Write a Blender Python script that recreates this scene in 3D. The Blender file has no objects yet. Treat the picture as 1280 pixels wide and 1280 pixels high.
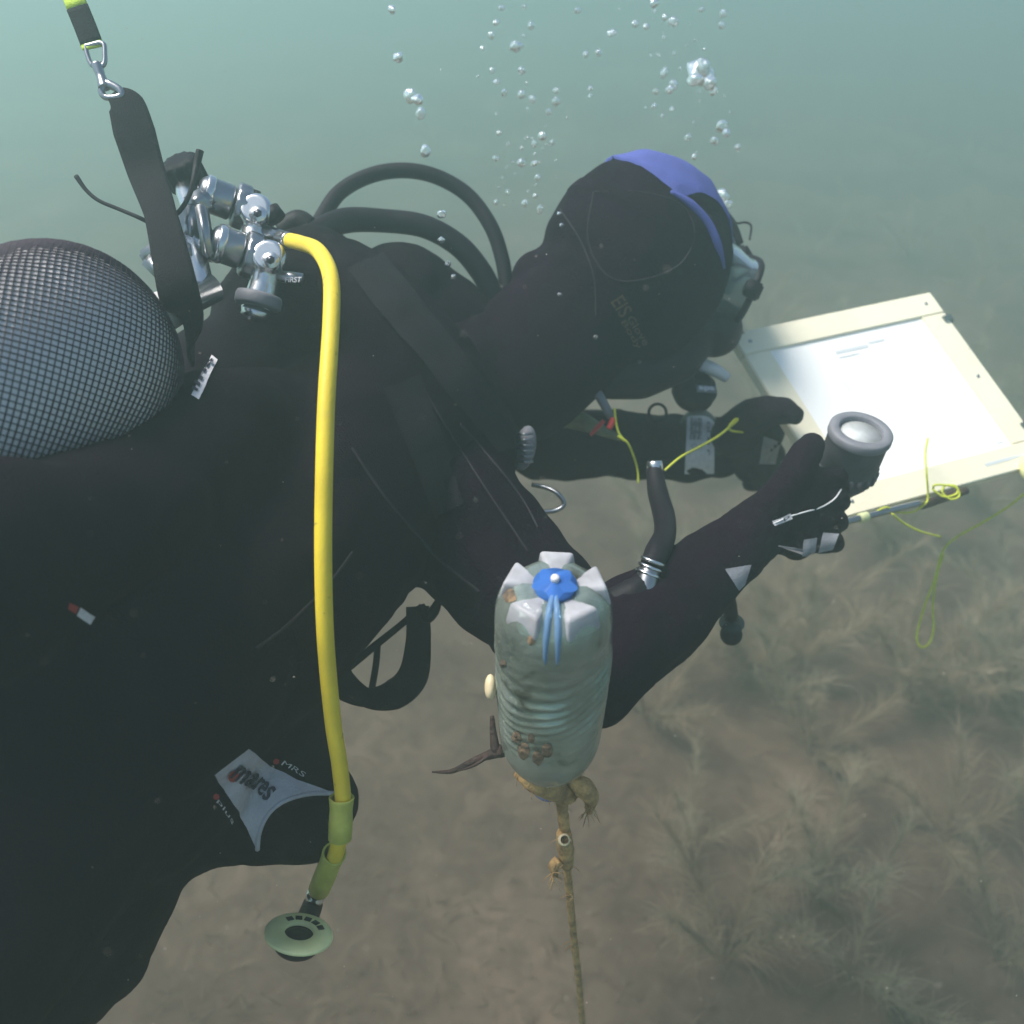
import bpy, bmesh, math, random
from mathutils import Vector, Matrix, noise
from mathutils.bvhtree import BVHTree
random.seed(7)
S = bpy.context.scene
C = S.collection
rad = math.radians

# ------------------------------------------------------------------ camera, sky, sun, exposure
F = 1108.0                                   # focal length in pixels of a 1280 px frame
PITCH = rad(36)
CAM = Vector((0, 0, 2.0))
RT = Vector((1, 0, 0))
UP = Vector((0, math.sin(PITCH), math.cos(PITCH)))
FW = Vector((0, math.cos(PITCH), -math.sin(PITCH)))
cam = bpy.data.cameras.new('camera')
cam_ob = bpy.data.objects.new('camera', cam)
C.objects.link(cam_ob)
S.camera = cam_ob
cam.sensor_width = 36
cam.lens = 36 * F / 1280
cam.clip_start = 0.01
cam.clip_end = 400
cam.dof.use_dof = True
cam.dof.focus_distance = 0.80
cam.dof.aperture_fstop = 4.6
cam_ob.location = CAM
cam_ob.rotation_euler = (math.pi / 2 - PITCH, 0, 0)

SUN_EL, SUN_AZ = rad(61), rad(-82)           # azimuth from +Y, clockwise
world = bpy.data.worlds.new('World')
S.world = world
world.use_nodes = True
wn = world.node_tree
sky = wn.nodes.new('ShaderNodeTexSky')
sky.sky_type = 'NISHITA'
sky.sun_disc = False
sky.sun_elevation = SUN_EL
sky.sun_rotation = SUN_AZ
wn.links.new(sky.outputs[0], wn.nodes['Background'].inputs[0])
wn.nodes['Background'].inputs[1].default_value = 0.10
sun = bpy.data.lights.new('sun', 'SUN')
sun_ob = bpy.data.objects.new('sun', sun)
C.objects.link(sun_ob)
sun.energy = 5.0
sun.angle = rad(25)
sun.color = (1.0, 0.95, 0.87)
sd = Vector((math.sin(SUN_AZ) * math.cos(SUN_EL), math.cos(SUN_AZ) * math.cos(SUN_EL), math.sin(SUN_EL)))
sun_ob.rotation_euler = sd.to_track_quat('Z', 'Y').to_euler()
S.view_settings.view_transform = 'Standard'
S.view_settings.look = 'None'
S.view_settings.gamma = 1
S.view_settings.exposure = 0.52
S.view_settings.use_curve_mapping = False
S.cycles.use_denoising = True
S.cycles.volume_bounces = 3
S.cycles.max_bounces = 10
S.cycles.transparent_max_bounces = 16


def P(x, y, d):
    """a point in the place: seen at pixel (x, y) of the photograph, d metres along the view axis"""
    return CAM + RT * ((x - 640) / F * d) + UP * ((640 - y) / F * d) + FW * d


def V(x, y, d):
    """a direction given as right, up, away as seen by the photographer"""
    return (RT * x + UP * y + FW * d).normalized()


# ------------------------------------------------------------------ materials
def mat(name, col, rough=0.6, metal=0.0, var=0.0, scale=30, bump=0.0, bscale=200, trans=0.0, spec=0.5,
        col2=None, sheen=0.0, alpha=1.0, ior=1.45, detail=6):
    m = bpy.data.materials.new(name)
    m.use_nodes = True
    nt = m.node_tree
    b = nt.nodes['Principled BSDF']
    b.inputs['Base Color'].default_value = (*col, 1)
    b.inputs['Roughness'].default_value = rough
    b.inputs['Metallic'].default_value = metal
    b.inputs['Transmission Weight'].default_value = trans
    b.inputs['Specular IOR Level'].default_value = spec
    b.inputs['IOR'].default_value = ior
    b.inputs['Alpha'].default_value = alpha
    if sheen:
        b.inputs['Sheen Weight'].default_value = sheen
        b.inputs['Sheen Roughness'].default_value = 0.5
    tc = nt.nodes.new('ShaderNodeTexCoord')
    if var or col2:
        n = nt.nodes.new('ShaderNodeTexNoise')
        n.inputs['Scale'].default_value = scale
        n.inputs['Detail'].default_value = detail
        nt.links.new(tc.outputs['Object'], n.inputs['Vector'])
        r = nt.nodes.new('ShaderNodeValToRGB')
        c2 = col2 or tuple(c * (1 - var) for c in col)
        r.color_ramp.elements[0].position = 0.35
        r.color_ramp.elements[1].position = 0.65
        r.color_ramp.elements[0].color = (*c2, 1)
        r.color_ramp.elements[1].color = (*col, 1)
        nt.links.new(n.outputs['Fac'], r.inputs['Fac'])
        nt.links.new(r.outputs['Color'], b.inputs['Base Color'])
    if bump:
        n2 = nt.nodes.new('ShaderNodeTexNoise')
        n2.inputs['Scale'].default_value = bscale
        n2.inputs['Detail'].default_value = 4
        nt.links.new(tc.outputs['Object'], n2.inputs['Vector'])
        bp = nt.nodes.new('ShaderNodeBump')
        bp.inputs['Strength'].default_value = bump
        bp.inputs['Distance'].default_value = 0.004
        nt.links.new(n2.outputs['Fac'], bp.inputs['Height'])
        nt.links.new(bp.outputs['Normal'], b.inputs['Normal'])
    return m


M = dict(
    neoprene=mat('neoprene', (.0085, .0020, .0085), .85, var=.4, scale=18, bump=.5, bscale=320, spec=.08),
    nylon=mat('black_nylon', (.0060, .0015, .0060), .8, var=.4, scale=14, bump=.5, bscale=500, spec=.10),
    seamtape=mat('seam_tape', (.010, .0055, .011), .8),
    webbing=mat('webbing', (.009, .006, .010), .8, var=.3, scale=60, bump=.5, bscale=700, spec=.2),
    rubber=mat('black_rubber', (.011, .008, .013), .55, var=.3, scale=40, bump=.15, bscale=400, spec=.2),
    glove_grey=mat('grey_glove_pad', (.30, .30, .33), .8, var=.3, scale=80, bump=.3, bscale=600),
    blue=mat('blue_neoprene', (.085, .105, .36), .85, var=.2, scale=30, bump=.35, bscale=500, spec=.25),
    gold=mat('gold_print', (.10, .065, .03), .8, var=.5, scale=160),
    chrome=mat('chrome', (.80, .80, .82), .26, 1.0, var=.15, scale=40),
    satin=mat('satin_metal', (.40, .41, .44), .32, 1.0, var=.2, scale=50),
    darkmetal=mat('dark_metal', (.10, .10, .12), .35, 1.0),
    yellow=mat('yellow_hose', (.84, .64, .045), .5, var=.16, scale=22, bump=.12, bscale=300),
    lime=mat('lime_sleeve', (.50, .52, .10), .5, var=.2, scale=60, bump=.2, bscale=300),
    limepl=mat('lime_plastic', (.74, .78, .42), .45, var=.15, scale=40),
    hiviz=mat('lime_webbing', (.62, .80, .06), .7, var=.15, scale=90, bump=.3, bscale=700),
    cord=mat('lime_cord', (.60, .66, .05), .7, var=.2, scale=150),
    red=mat('red_plastic', (.55, .03, .03), .5),
    tank=mat('tank_paint', (.95, .90, .91), .4, var=.12, scale=8),
    net=mat('tank_net', (.030, .018, .034), .8),
    panel=mat('pale_panel', (.52, .51, .58), .6, var=.2, scale=60, bump=.5, bscale=420),
    print_dark=mat('dark_print', (.014, .012, .035), .6),
    print_red=mat('red_print', (.34, .025, .03), .6),
    white=mat('white_plastic', (.75, .75, .76), .45, var=.06, scale=20),
    label=mat('white_label', (.70, .68, .72), .6, var=.2, scale=120),
    cream=mat('cream_board', (.86, .80, .63), .6, var=.08, scale=11, bump=.15, bscale=120),
    sheet=mat('white_sheet', (.90, .90, .90), .5, var=.02, scale=10),
    faint=mat('faint_print', (.60, .63, .66), .6),
    clear=mat('clear_plastic', (.16, .20, .21), .2, trans=.7, ior=1.2),
    grey=mat('grey_plastic', (.20, .20, .23), .55, var=.2, scale=60),
    olive=mat('olive_cloth', (.26, .27, .15), .8, var=.5, scale=30, col2=(.10, .10, .06), bump=.3, bscale=200),
    brownrope=mat('encrusted_rope', (.58, .36, .15), .9, col2=(.26, .16, .08), scale=90, bump=.9, bscale=240),
    twig=mat('dark_twig', (.06, .035, .03), .8, var=.5, scale=90, bump=.6, bscale=300),
    shell=mat('shell', (.75, .62, .40), .5, var=.2, scale=90),
    lens=mat('mask_glass', (.85, .92, .93), .05, trans=.9, ior=1.1),
    torch_face=mat('torch_face', (.55, .57, .58), .5, var=.2, scale=70),
    torch_rubber=mat('torch_rubber', (.075, .072, .088), .6, var=.3, scale=60, bump=.2, bscale=300),
    skin=mat('skin', (.45, .27, .20), .6),
    foam=mat('yellow_foam', (.85, .82, .40), .8, var=.1, scale=60),
)


hz_n = M['yellow'].node_tree
hb = hz_n.nodes['Principled BSDF']
src = hb.inputs['Base Color'].links[0].from_socket
htc, hns, hrp, hmx = (hz_n.nodes.new(t) for t in ('ShaderNodeTexCoord', 'ShaderNodeTexNoise', 'ShaderNodeValToRGB', 'ShaderNodeMix'))
hns.inputs['Scale'].default_value = 85; hns.inputs['Detail'].default_value = 5
hrp.color_ramp.elements[0].position = .27; hrp.color_ramp.elements[0].color = (1, 1, 1, 1)
hrp.color_ramp.elements[1].position = .36; hrp.color_ramp.elements[1].color = (0, 0, 0, 1)
hmx.data_type = 'RGBA'
for so in hmx.inputs:
    if so.name == 'B' and so.type == 'RGBA':
        so.default_value = (.22, .16, .04, 1)
ca = [so for so in hmx.inputs if so.name == 'A' and so.type == 'RGBA'][0]
co_ = [so for so in hmx.outputs if so.type == 'RGBA'][0]
hz_n.links.new(htc.outputs['Object'], hns.inputs['Vector']); hz_n.links.new(hns.outputs['Fac'], hrp.inputs['Fac'])
hz_n.links.new(hrp.outputs['Color'], hmx.inputs[0]); hz_n.links.new(src, ca); hz_n.links.new(co_, hb.inputs['Base Color'])


# ------------------------------------------------------------------ object helpers
def new_mesh(name, verts, faces, smooth=True):
    me = bpy.data.meshes.new(name)
    me.from_pydata([tuple(v) for v in verts], [], faces)
    me.validate()
    if smooth:
        me.polygons.foreach_set('use_smooth', [True] * len(me.polygons))
    me.update()
    return me


def root_loc(o):
    v = Vector((0, 0, 0))
    while o is not None:
        v += o.location
        o = o.parent
    return v


def link(name, me, m, parent=None, loc=None):
    """link a mesh given in world coordinates under its thing"""
    o = bpy.data.objects.new(name, me)
    C.objects.link(o)
    if m is not None and not me.materials:
        me.materials.append(m)
    if parent is not None:
        o.parent = parent
        me.transform(Matrix.Translation(-root_loc(parent)))
    elif loc is not None:
        o.location = loc
        me.transform(Matrix.Translation(-loc))
    return o


def tag(o, label=None, cat=None, group=None, kind=None):
    for k, v in (('label', label), ('category', cat), ('group', group), ('kind', kind)):
        if v:
            o[k] = v
    return o


def thing(name, loc, label, cat, group=None):
    o = bpy.data.objects.new(name, None)
    C.objects.link(o)
    o.location = loc
    o.empty_display_size = 0.05
    return tag(o, label, cat, group)


def copy_tree(o, parent=None):
    c = o.copy()
    C.objects.link(c)
    c.parent = parent
    for ch in list(o.children):
        copy_tree(ch, c)
    return c


class MB:
    """collects shapes into one mesh"""
    def __init__(self):
        self.v, self.f = [], []

    def add(self, verts, faces):
        n = len(self.v)
        self.v += [Vector(p) for p in verts]
        self.f += [tuple(i + n for i in f) for f in faces]
        return self

    def grid(self, rows, close_u=False, close_v=False, cap=False):
        nv, nu = len(rows), len(rows[0])
        verts = [p for r in rows for p in r]
        fs = []
        for j in range(nv if close_v else nv - 1):
            for i in range(nu if close_u else nu - 1):
                a, b = j * nu + i, j * nu + (i + 1) % nu
                k = (j + 1) % nv
                fs.append((a, b, k * nu + (i + 1) % nu, k * nu + i))
        if cap:
            fs.append(tuple(range(nu - 1, -1, -1)))
            fs.append(tuple((nv - 1) * nu + i for i in range(nu)))
        return self.add(verts, fs)

    def tube(self, pts, r, n=12, sub=8, flat=None, width=None, cap=True):
        """swept tube through pts (Catmull-Rom); r a number or a list per point; flat = (thickness ratio, up vector) for ribbons"""
        pts = [Vector(p) for p in pts]
        rs = r if isinstance(r, (list, tuple)) else [r] * len(pts)
        path, rr = [], []
        for i in range(len(pts) - 1):
            p0 = pts[i - 1] if i else pts[0] * 2 - pts[1]
            p1, p2 = pts[i], pts[i + 1]
            p3 = pts[i + 2] if i + 2 < len(pts) else pts[-1] * 2 - pts[-2]
            for k in range(sub):
                t = k / sub
                path.append(0.5 * ((2 * p1) + (p2 - p0) * t + (2 * p0 - 5 * p1 + 4 * p2 - p3) * t * t + (3 * p1 - p0 - 3 * p2 + p3) * t ** 3))
                rr.append(rs[i] * (1 - t) + rs[i + 1] * t)
        path.append(pts[-1]); rr.append(rs[-1])
        T = (path[1] - path[0]).normalized()
        ref = flat[1] if flat else Vector((0.3, 0.2, 0.93))
        N = (ref - T * ref.dot(T))
        if N.length < 1e-4:
            N = T.orthogonal()
        N.normalize()
        rows = []
        for i, p in enumerate(path):
            T = (path[min(i + 1, len(path) - 1)] - path[max(i - 1, 0)]).normalized()
            if flat:
                N2 = ref - T * ref.dot(T)
                N = N2.normalized() if N2.length > .15 else (N - T * N.dot(T)).normalized()
            else:
                N = (N - T * N.dot(T)).normalized()
            B = T.cross(N)
            k = flat[0] if flat else 1
            row = []
            for a in range(n):
                ca, sa = math.cos(2 * math.pi * a / n), math.sin(2 * math.pi * a / n)
                if flat:
                    ca = math.copysign(abs(ca) ** .5, ca); sa = math.copysign(abs(sa) ** .5, sa)
                row.append(p + N * (ca * rr[i] * k) + B * (sa * rr[i]))
            rows.append(row)
        return self.grid(rows, close_u=True, cap=cap)

    def lathe(self, prof, o, ax, n=32, cap=True, mod=None):
        """prof = [(radius, distance along ax)]"""
        ax = Vector(ax).normalized()
        e1 = (UP - ax * UP.dot(ax))
        if e1.length < .05:
            e1 = RT - ax * RT.dot(ax)
        e1.normalize()
        e2 = ax.cross(e1)
        rows = []
        for r, s in prof:
            row = []
            for a in range(n):
                t = 2 * math.pi * a / n
                k = mod(t, r, s) if mod else 1
                row.append(o + ax * s + (e1 * math.cos(t) + e2 * math.sin(t)) * (r * k))
            rows.append(row)
        return self.grid(rows, close_u=True, cap=cap)

    def box(self, c, ex, ey, ez, b=0.0):
        """box of half axes ex, ey, ez (vectors), with chamfered edges b (0..1 of the smallest half axis)"""
        c, ex, ey, ez = Vector(c), Vector(ex), Vector(ey), Vector(ez)
        bm = bmesh.new()
        bmesh.ops.create_cube(bm, size=2)
        L = (ex.length, ey.length, ez.length)
        for v in bm.verts:
            v.co = Vector((v.co.x * L[0], v.co.y * L[1], v.co.z * L[2]))
        if b:
            bmesh.ops.bevel(bm, geom=bm.edges[:], offset=b * min(L), segments=2, affect='EDGES')
        X, Y, Z = ex.normalized(), ey.normalized(), ez.normalized()
        bm.verts.ensure_lookup_table(); bm.verts.index_update()
        self.add([c + X * v.co.x + Y * v.co.y + Z * v.co.z for v in bm.verts], [tuple(v.index for v in f.verts) for f in bm.faces])
        bm.free()
        return self

    def ball(self, c, r, ex=None, ey=None, ez=None, n=16):
        ex, ey, ez = ex or RT * r, ey or UP * r, ez or FW * r
        rows = []
        for j in range(n // 2 + 1):
            ph = math.pi * j / (n // 2)
            rows.append([c + ex * (math.sin(ph) * math.cos(2 * math.pi * i / n)) + ey * math.cos(ph) + ez * (math.sin(ph) * math.sin(2 * math.pi * i / n)) for i in range(n)])
        return self.grid(rows, close_u=True)

    def caps(self, p0, r0, p1, r1, n=16):
        """tapered capsule"""
        p0, p1 = Vector(p0), Vector(p1)
        T = (p1 - p0)
        L = T.length
        T = T.normalized() if L > 1e-6 else Vector((0, 0, 1))
        N = T.orthogonal().normalized(); B = T.cross(N)
        rows = []
        for k in range(5):
            t = math.pi / 2 * (1 - k / 4)
            rows.append((p0 - T * (r0 * math.sin(t)), r0 * math.cos(t) + 1e-5))
        for k in range(5):
            t = math.pi / 2 * k / 4
            rows.append((p1 + T * (r1 * math.sin(t)), r1 * math.cos(t) + 1e-5))
        return self.grid([[p + (N * math.cos(2 * math.pi * a / n) + B * math.sin(2 * math.pi * a / n)) * r for a in range(n)] for p, r in rows], close_u=True, cap=True)

    def chain(self, pts):
        for (p, r), (q, s) in zip(pts, pts[1:]):
            self.caps(p, r, q, s)
        return self

    def mesh(self, name, smooth=True):
        return new_mesh(name, self.v, self.f, smooth)

    def build(self, name, m, parent=None, smooth=True, loc=None, weld=False):
        me = self.mesh(name, smooth)
        if weld:
            bm = bmesh.new(); bm.from_mesh(me)
            bmesh.ops.remove_doubles(bm, verts=bm.verts, dist=1e-5)
            bm.to_mesh(me); bm.free()
        return link(name, me, m, parent, loc)

    def merged(self, name, voxel, smooth=6, wrinkle=None):
        """all shapes fused into ONE continuous surface"""
        me = self.mesh(name)
        o = bpy.data.objects.new(name, me)
        C.objects.link(o)
        rm = o.modifiers.new('r', 'REMESH'); rm.mode = 'VOXEL'; rm.voxel_size = voxel; rm.use_smooth_shade = True
        if smooth:
            sm = o.modifiers.new('s', 'SMOOTH'); sm.iterations = smooth; sm.factor = 0.5
        dg = bpy.context.evaluated_depsgraph_get()
        out = bpy.data.meshes.new_from_object(o.evaluated_get(dg))
        out.name = name
        bpy.data.objects.remove(o)
        bpy.data.meshes.remove(me)
        if wrinkle:
            amp, sc, stretch = wrinkle
            ns = [v.normal.copy() for v in out.vertices]
            for v, nn in zip(out.vertices, ns):
                q = v.co * sc
                w = noise.noise(q) + .5 * noise.noise(q * 2.3) - 1.2 * max(0, 0.25 - abs(noise.noise(q * stretch + Vector((7, 3, 1)))))
                v.co += nn * (w * amp)
        out.polygons.foreach_set('use_smooth', [True] * len(out.polygons))
        out.update()
        return out


def bvh_of(*meshes):
    vs, fs = [], []
    for me in meshes:
        n = len(vs)
        vs += [v.co.copy() for v in me.vertices]
        fs += [tuple(i + n for i in p.vertices) for p in me.polygons]
    return BVHTree.FromPolygons(vs, fs)


def hit(bvh, x, y, off=0.0):
    """the surface point found along the sight line through (x, y)"""
    d = (P(x, y, 1) - CAM).normalized()
    loc, nrm, _, _ = bvh.ray_cast(CAM, d, 5)
    if loc is None:
        loc, nrm, _, _ = bvh.find_nearest(P(x, y, .9))
    if nrm.dot(d) > 0:
        nrm = -nrm
    return loc + nrm * off


def patch(bvh, fn, nu, nv, off=0.0015, thick=0.0):
    """a sheet of cloth lying on a surface: fn(u, v) -> pixel"""
    mb = MB()
    mb.grid([[hit(bvh, *fn(i / nu, j / nv), off) for i in range(nu + 1)] for j in range(nv + 1)])
    return mb


def dense(pts, n=24):
    out = []
    m = len(pts) - 1
    for k in range(n + 1):
        t = k / n * m
        i = min(int(t), m - 1); t -= i
        p0, p1, p2, p3 = pts[max(i - 1, 0)], pts[i], pts[i + 1], pts[min(i + 2, m)]
        out.append(tuple(.5 * (2 * p1[c] + (p2[c] - p0[c]) * t + (2 * p0[c] - 5 * p1[c] + 4 * p2[c] - p3[c]) * t * t + (3 * p1[c] - p0[c] - 3 * p2[c] + p3[c]) * t ** 3) for c in (0, 1)))
    return out


def quad(a, b, c, d):
    def fn(u, v):
        return (a[0] * (1 - u) * (1 - v) + b[0] * u * (1 - v) + c[0] * u * v + d[0] * (1 - u) * v,
                a[1] * (1 - u) * (1 - v) + b[1] * u * (1 - v) + c[1] * u * v + d[1] * (1 - u) * v)
    return fn


def text_tris(s, shear=0.0, bold=0.0):
    """the letters of s as triangles in a box 0..w, 0..1 (cap height about 1)"""
    cu = bpy.data.curves.new('t', 'FONT')
    cu.body = s
    cu.size = 1.38
    cu.shear = shear
    cu.offset = bold
    cu.resolution_u = 3
    o = bpy.data.objects.new('t', cu)
    C.objects.link(o)
    dg = bpy.context.evaluated_depsgraph_get()
    me = bpy.data.meshes.new_from_object(o.evaluated_get(dg))
    bpy.data.objects.remove(o)
    bm = bmesh.new(); bm.from_mesh(me)
    bmesh.ops.triangulate(bm, faces=bm.faces)
    for _ in range(2):
        le = [e for e in bm.edges if e.calc_length() > .25]
        if le:
            bmesh.ops.subdivide_edges(bm, edges=le, cuts=1)
            bmesh.ops.triangulate(bm, faces=bm.faces)
    bm.verts.index_update()
    vs = [(v.co.x, v.co.y) for v in bm.verts]
    fs = [tuple(v.index for v in f.verts) for f in bm.faces]
    bm.free()
    bpy.data.meshes.remove(me)
    x0 = min(v[0] for v in vs); x1 = max(v[0] for v in vs)
    y0 = min(v[1] for v in vs); y1 = max(v[1] for v in vs)
    return [((x - x0) / (x1 - x0), (y - y0) / (y1 - y0)) for x, y in vs], fs


def lettering(s, place, name, m, parent, **k):
    """place(u, v) -> world point, u along the line, v up"""
    vs, fs = text_tris(s, **k)
    return MB().add([place(u, v) for u, v in vs], fs).build(name, m, parent, smooth=False)


# ------------------------------------------------------------------ the seabed
def axis_steps(lo, hi, fine, flo, fhi):
    out = []
    x = flo
    while x < fhi:
        out.append(x); x += fine
    s = fine
    x = out[-1]
    while x < hi:
        s *= 1.22; x += s; out.append(min(x, hi))
    s = fine; x = flo
    while x > lo:
        s *= 1.22; x -= s; out.insert(0, max(x, lo))
    return out


def ground_z(x, y):
    q = Vector((x, y, 0))
    return .10 * noise.noise(q * .55) + .05 * noise.noise(q * 1.7 + Vector((3, 1, 0))) + .018 * noise.noise(q * 5.5) + .008 * noise.noise(q * 16)


xs = axis_steps(-80, 80, .045, -3.2, 4.0)
ys = axis_steps(-80, 80, .045, -.3, 6.2)
gm = MB()
gm.grid([[Vector((x, y, ground_z(x, y))) for x in xs] for y in ys])
gmat = mat('silt', (.150, .098, .074), .95, var=.1, scale=3, bump=.6, bscale=60, spec=.1)
nt = gmat.node_tree
b = nt.nodes['Principled BSDF']
tc = nt.nodes.new('ShaderNodeTexCoord')
n1 = nt.nodes.new('ShaderNodeTexNoise'); n1.inputs['Scale'].default_value = 1.6; n1.inputs['Detail'].default_value = 9; n1.inputs['Roughness'].default_value = .62
n2 = nt.nodes.new('ShaderNodeTexNoise'); n2.inputs['Scale'].default_value = 14; n2.inputs['Detail'].default_value = 6; n2.inputs['Distortion'].default_value = 1.5
mx = nt.nodes.new('ShaderNodeMath'); mx.operation = 'MULTIPLY_ADD'; mx.inputs[1].default_value = .55
rp = nt.nodes.new('ShaderNodeValToRGB')
rp.color_ramp.elements[0].position = .50; rp.color_ramp.elements[0].color = (.060, .039, .030, 1)
rp.color_ramp.elements[1].position = 1.0; rp.color_ramp.elements[1].color = (.165, .112, .085, 1)
e = rp.color_ramp.elements.new(.76); e.color = (.105, .070, .054, 1)
nt.links.new(tc.outputs['Object'], n1.inputs['Vector'])
nt.links.new(tc.outputs['Object'], n2.inputs['Vector'])
nt.links.new(n2.outputs['Fac'], mx.inputs[0]); nt.links.new(n1.outputs['Fac'], mx.inputs[2])
nt.links.new(mx.outputs[0], rp.inputs['Fac']); nt.links.new(rp.outputs['Color'], b.inputs['Base Color'])
tag(gm.build('seabed', gmat), kind='structure', label='brown silty sea floor fading into green water')

# ------------------------------------------------------------------ body axes of the diver
hips = P(45, 850, .76)
chest = P(450, 545, 1.04)
H = (chest - hips).normalized()                       # towards the head
WU = Vector((0, 0, 1))
SIDE = H.cross(WU).normalized()                       # the diver's right
BACK = SIDE.cross(H).normalized()
head_c = P(797, 330, 1.12)
r_sh, r_el, r_wr = P(528, 590, .95), P(738, 838, .85), P(955, 655, .97)
l_sh, l_el, l_wr = P(560, 430, 1.22), P(668, 553, 1.26), P(900, 560, 1.27)
neck = P(665, 450, 1.10)

body = MB()
for s in (-1, 1):
    body.chain([(hips + SIDE * .075 * s - H * .02, .115), (hips * .5 + chest * .5 + SIDE * .065 * s, .11), (chest + SIDE * .085 * s, .115)])
body.chain([(chest, .12), (chest + H * .08, .11), (neck, .078), (head_c * .55 + neck * .45, .075)])
body.chain([(chest + SIDE * .1, .1), (r_sh, .083), (r_sh * .45 + r_el * .55, .068), (r_el, .053)])
body.chain([(r_el, .052), (r_el * .7 + r_wr * .3, .052), (r_wr, .034), (r_wr * 1.1 - r_el * .1, .028)])
body.chain([(chest - SIDE * .1, .1), (l_sh, .08), (l_el, .054)])
body.chain([(l_el, .053), (l_el * .6 + l_wr * .4, .051), (l_wr, .044), (l_wr * 1.1 - l_el * .1, .026)])
body.ball(head_c, .1)
for s in (-1, 1):                                     # legs trail out of the picture behind the photographer
    hp = hips + SIDE * .09 * s
    kn = hp - H * .42 - WU * (.10 if s > 0 else .02) + SIDE * .05 * s
    an = kn - H * .40 + WU * .12
    body.chain([(hp, .11), (hp * .5 + kn * .5, .088), (kn, .06)])
    body.chain([(kn, .06), (kn * .7 + an * .3, .058), (an, .036)])
    body.chain([(an, .04), (an - H * .16 - WU * .05, .028)])
body_me = body.merged('person', .0065, 8, (.008, 14, 1.3))
person = link('person', body_me.copy(), M['neoprene'], loc=chest)
tag(person, 'diver in a black wetsuit and hood leaning over a white drawing board', 'person')

# ------------------------------------------------------------------ hood, gloves
HF = V(.84, -.26, .47)                                # where the face looks
HS = HF.cross(V(-.05, .92, -.35)).normalized()        # the diver's right ear side
HU = HS.cross(HF).normalized()
hood = MB()
hood.ball(head_c - HF * .002, 1, HF * .128, HU * .130, HS * .108)
hood.ball(head_c + HF * .012 - HU * .065, 1, HF * .105, HU * .08, HS * .08)
hood.chain([(head_c - HF * .04 - HU * .05, .092), (head_c * .5 + neck * .5, .088), (neck + (neck - head_c) * .1, .092)])
hood.chain([(P(673, 345, 1.10), .034), (P(690, 400, 1.08), .05), (head_c - HU * .05, .07)])
hood_me = hood.merged('hood', .0045, 10, (.0022, 14, 1.2))
hood_bvh = bvh_of(hood_me)
hood_ob = link('hood', hood_me, M['neoprene'], person)


def from_head(f, u, s, off):
    d = (HF * f + HU * u + HS * s).normalized()
    loc, nrm, _, _ = hood_bvh.ray_cast(head_c + d * .4, -d, 1)
    return loc + d * off


crown = MB()
rows = []
for j in range(31):
    a = rad(-42 + 102 * j / 30)                        # from the back of the crown to the brow
    t = j / 30
    w = rad(54) * min(1, t * 5) ** .5 * (1 - .66 * t) + .01
    rows.append([from_head(math.sin(a), math.cos(a), math.tan(w * (2 * i / 16 - 1)), .002 + .0035 * (1 - (2 * i / 16 - 1) ** 4)) for i in range(17)])
crown.grid(rows)
crown.build('crown_panel', M['blue'], hood_ob)
strip = MB()
cl = [(838, 240), (862, 255), (884, 280), (897, 308), (904, 335)]
strip.tube([hit(hood_bvh, x, y, .001) for x, y in cl], [.002, .005, .0055, .005, .002], sub=6)
strip.build('brow_stripe', M['blue'], hood_ob)
hood_seams = [[(700, 262), (725, 300), (742, 345), (745, 395)], [(742, 240), (735, 300), (760, 345), (800, 350), (850, 330), (868, 290), (850, 255), (800, 240), (742, 240)]]
for pts in hood_seams:
    MB().tube([hit(hood_bvh, x, y, .0003) for x, y in dense(pts, 36)], .0009, n=6, sub=2).build('seam', M['seamtape'], hood_ob)
for s_, a, b_, hgt in (('EIS', (762, 378), (775, 398), 19), ('Body', (773, 404), (794, 438), 10), ('Glove', (782, 398), (804, 432), 10)):
    ax = Vector((b_[0] - a[0], b_[1] - a[1], 0)); pr = Vector((-ax.y, ax.x, 0)).normalized() * hgt
    lettering(s_, lambda u, v: hit(hood_bvh, a[0] + ax.x * u - pr.x * v, a[1] + ax.y * u - pr.y * v, .0015), 'lettering', M['gold'], hood_ob, bold=.02)

# right hand: a fist closed round the torch, its back to the photographer
torch_top = P(1077, 537, .97)
TA = Vector((.05, -.12, 1)).normalized()              # torch axis, upwards
grip = torch_top - TA * .10
g = MB()
g.chain([(r_wr - (r_wr - r_el).normalized() * .05, .036), (r_wr, .034), (P(975, 640, .965), .032)])
mcp = []
for i in range(4):
    k = (0.55 - .05 * i)
    m0 = P(1008 - 4 * i, 600 + 27 * i, .955 + .004 * i)
    mcp.append(m0)
    g.chain([(r_wr, .030), (m0, .0165)])
g.chain([(mcp[0], .018), (mcp[3], .0175)])
fing = MB()
for i in range(4):
    L = (1.0, 1.06, 1.0, .86)[i]
    y = 598 + 26 * i
    p1 = P(1012 + 34 * L, y - 2, .965 + .003 * i)
    p2 = P(1012 + 38 * L, y + 4, 1.005)
    p3 = P(1012 + 14 * L, y + 6, 1.022)
    g.chain([(mcp[i], .0145), (p1, .0112), (p2, .0104), (p3, .0095)])
g.chain([(P(965, 632, .95), .022), (P(992, 596, .945), .0185), (P(1008, 566, .955), .0172), (P(1014, 557, .965), .015)])
glove_me = g.merged('glove', .0026, 4, (.0012, 40, 1.2))
gl_bvh = bvh_of(glove_me)
rglove = link('glove', glove_me, M['neoprene'], person)
rglove['label'] = 'right glove with a white zip line and grey finger pads'
MB().tube([hit(gl_bvh, x, y, .0008) for x, y in ((966, 655), (985, 646), (1005, 640), (1025, 634), (1042, 624), (1051, 612))], .0009, n=6, sub=5).build('zip', M['white'], rglove)
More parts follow.
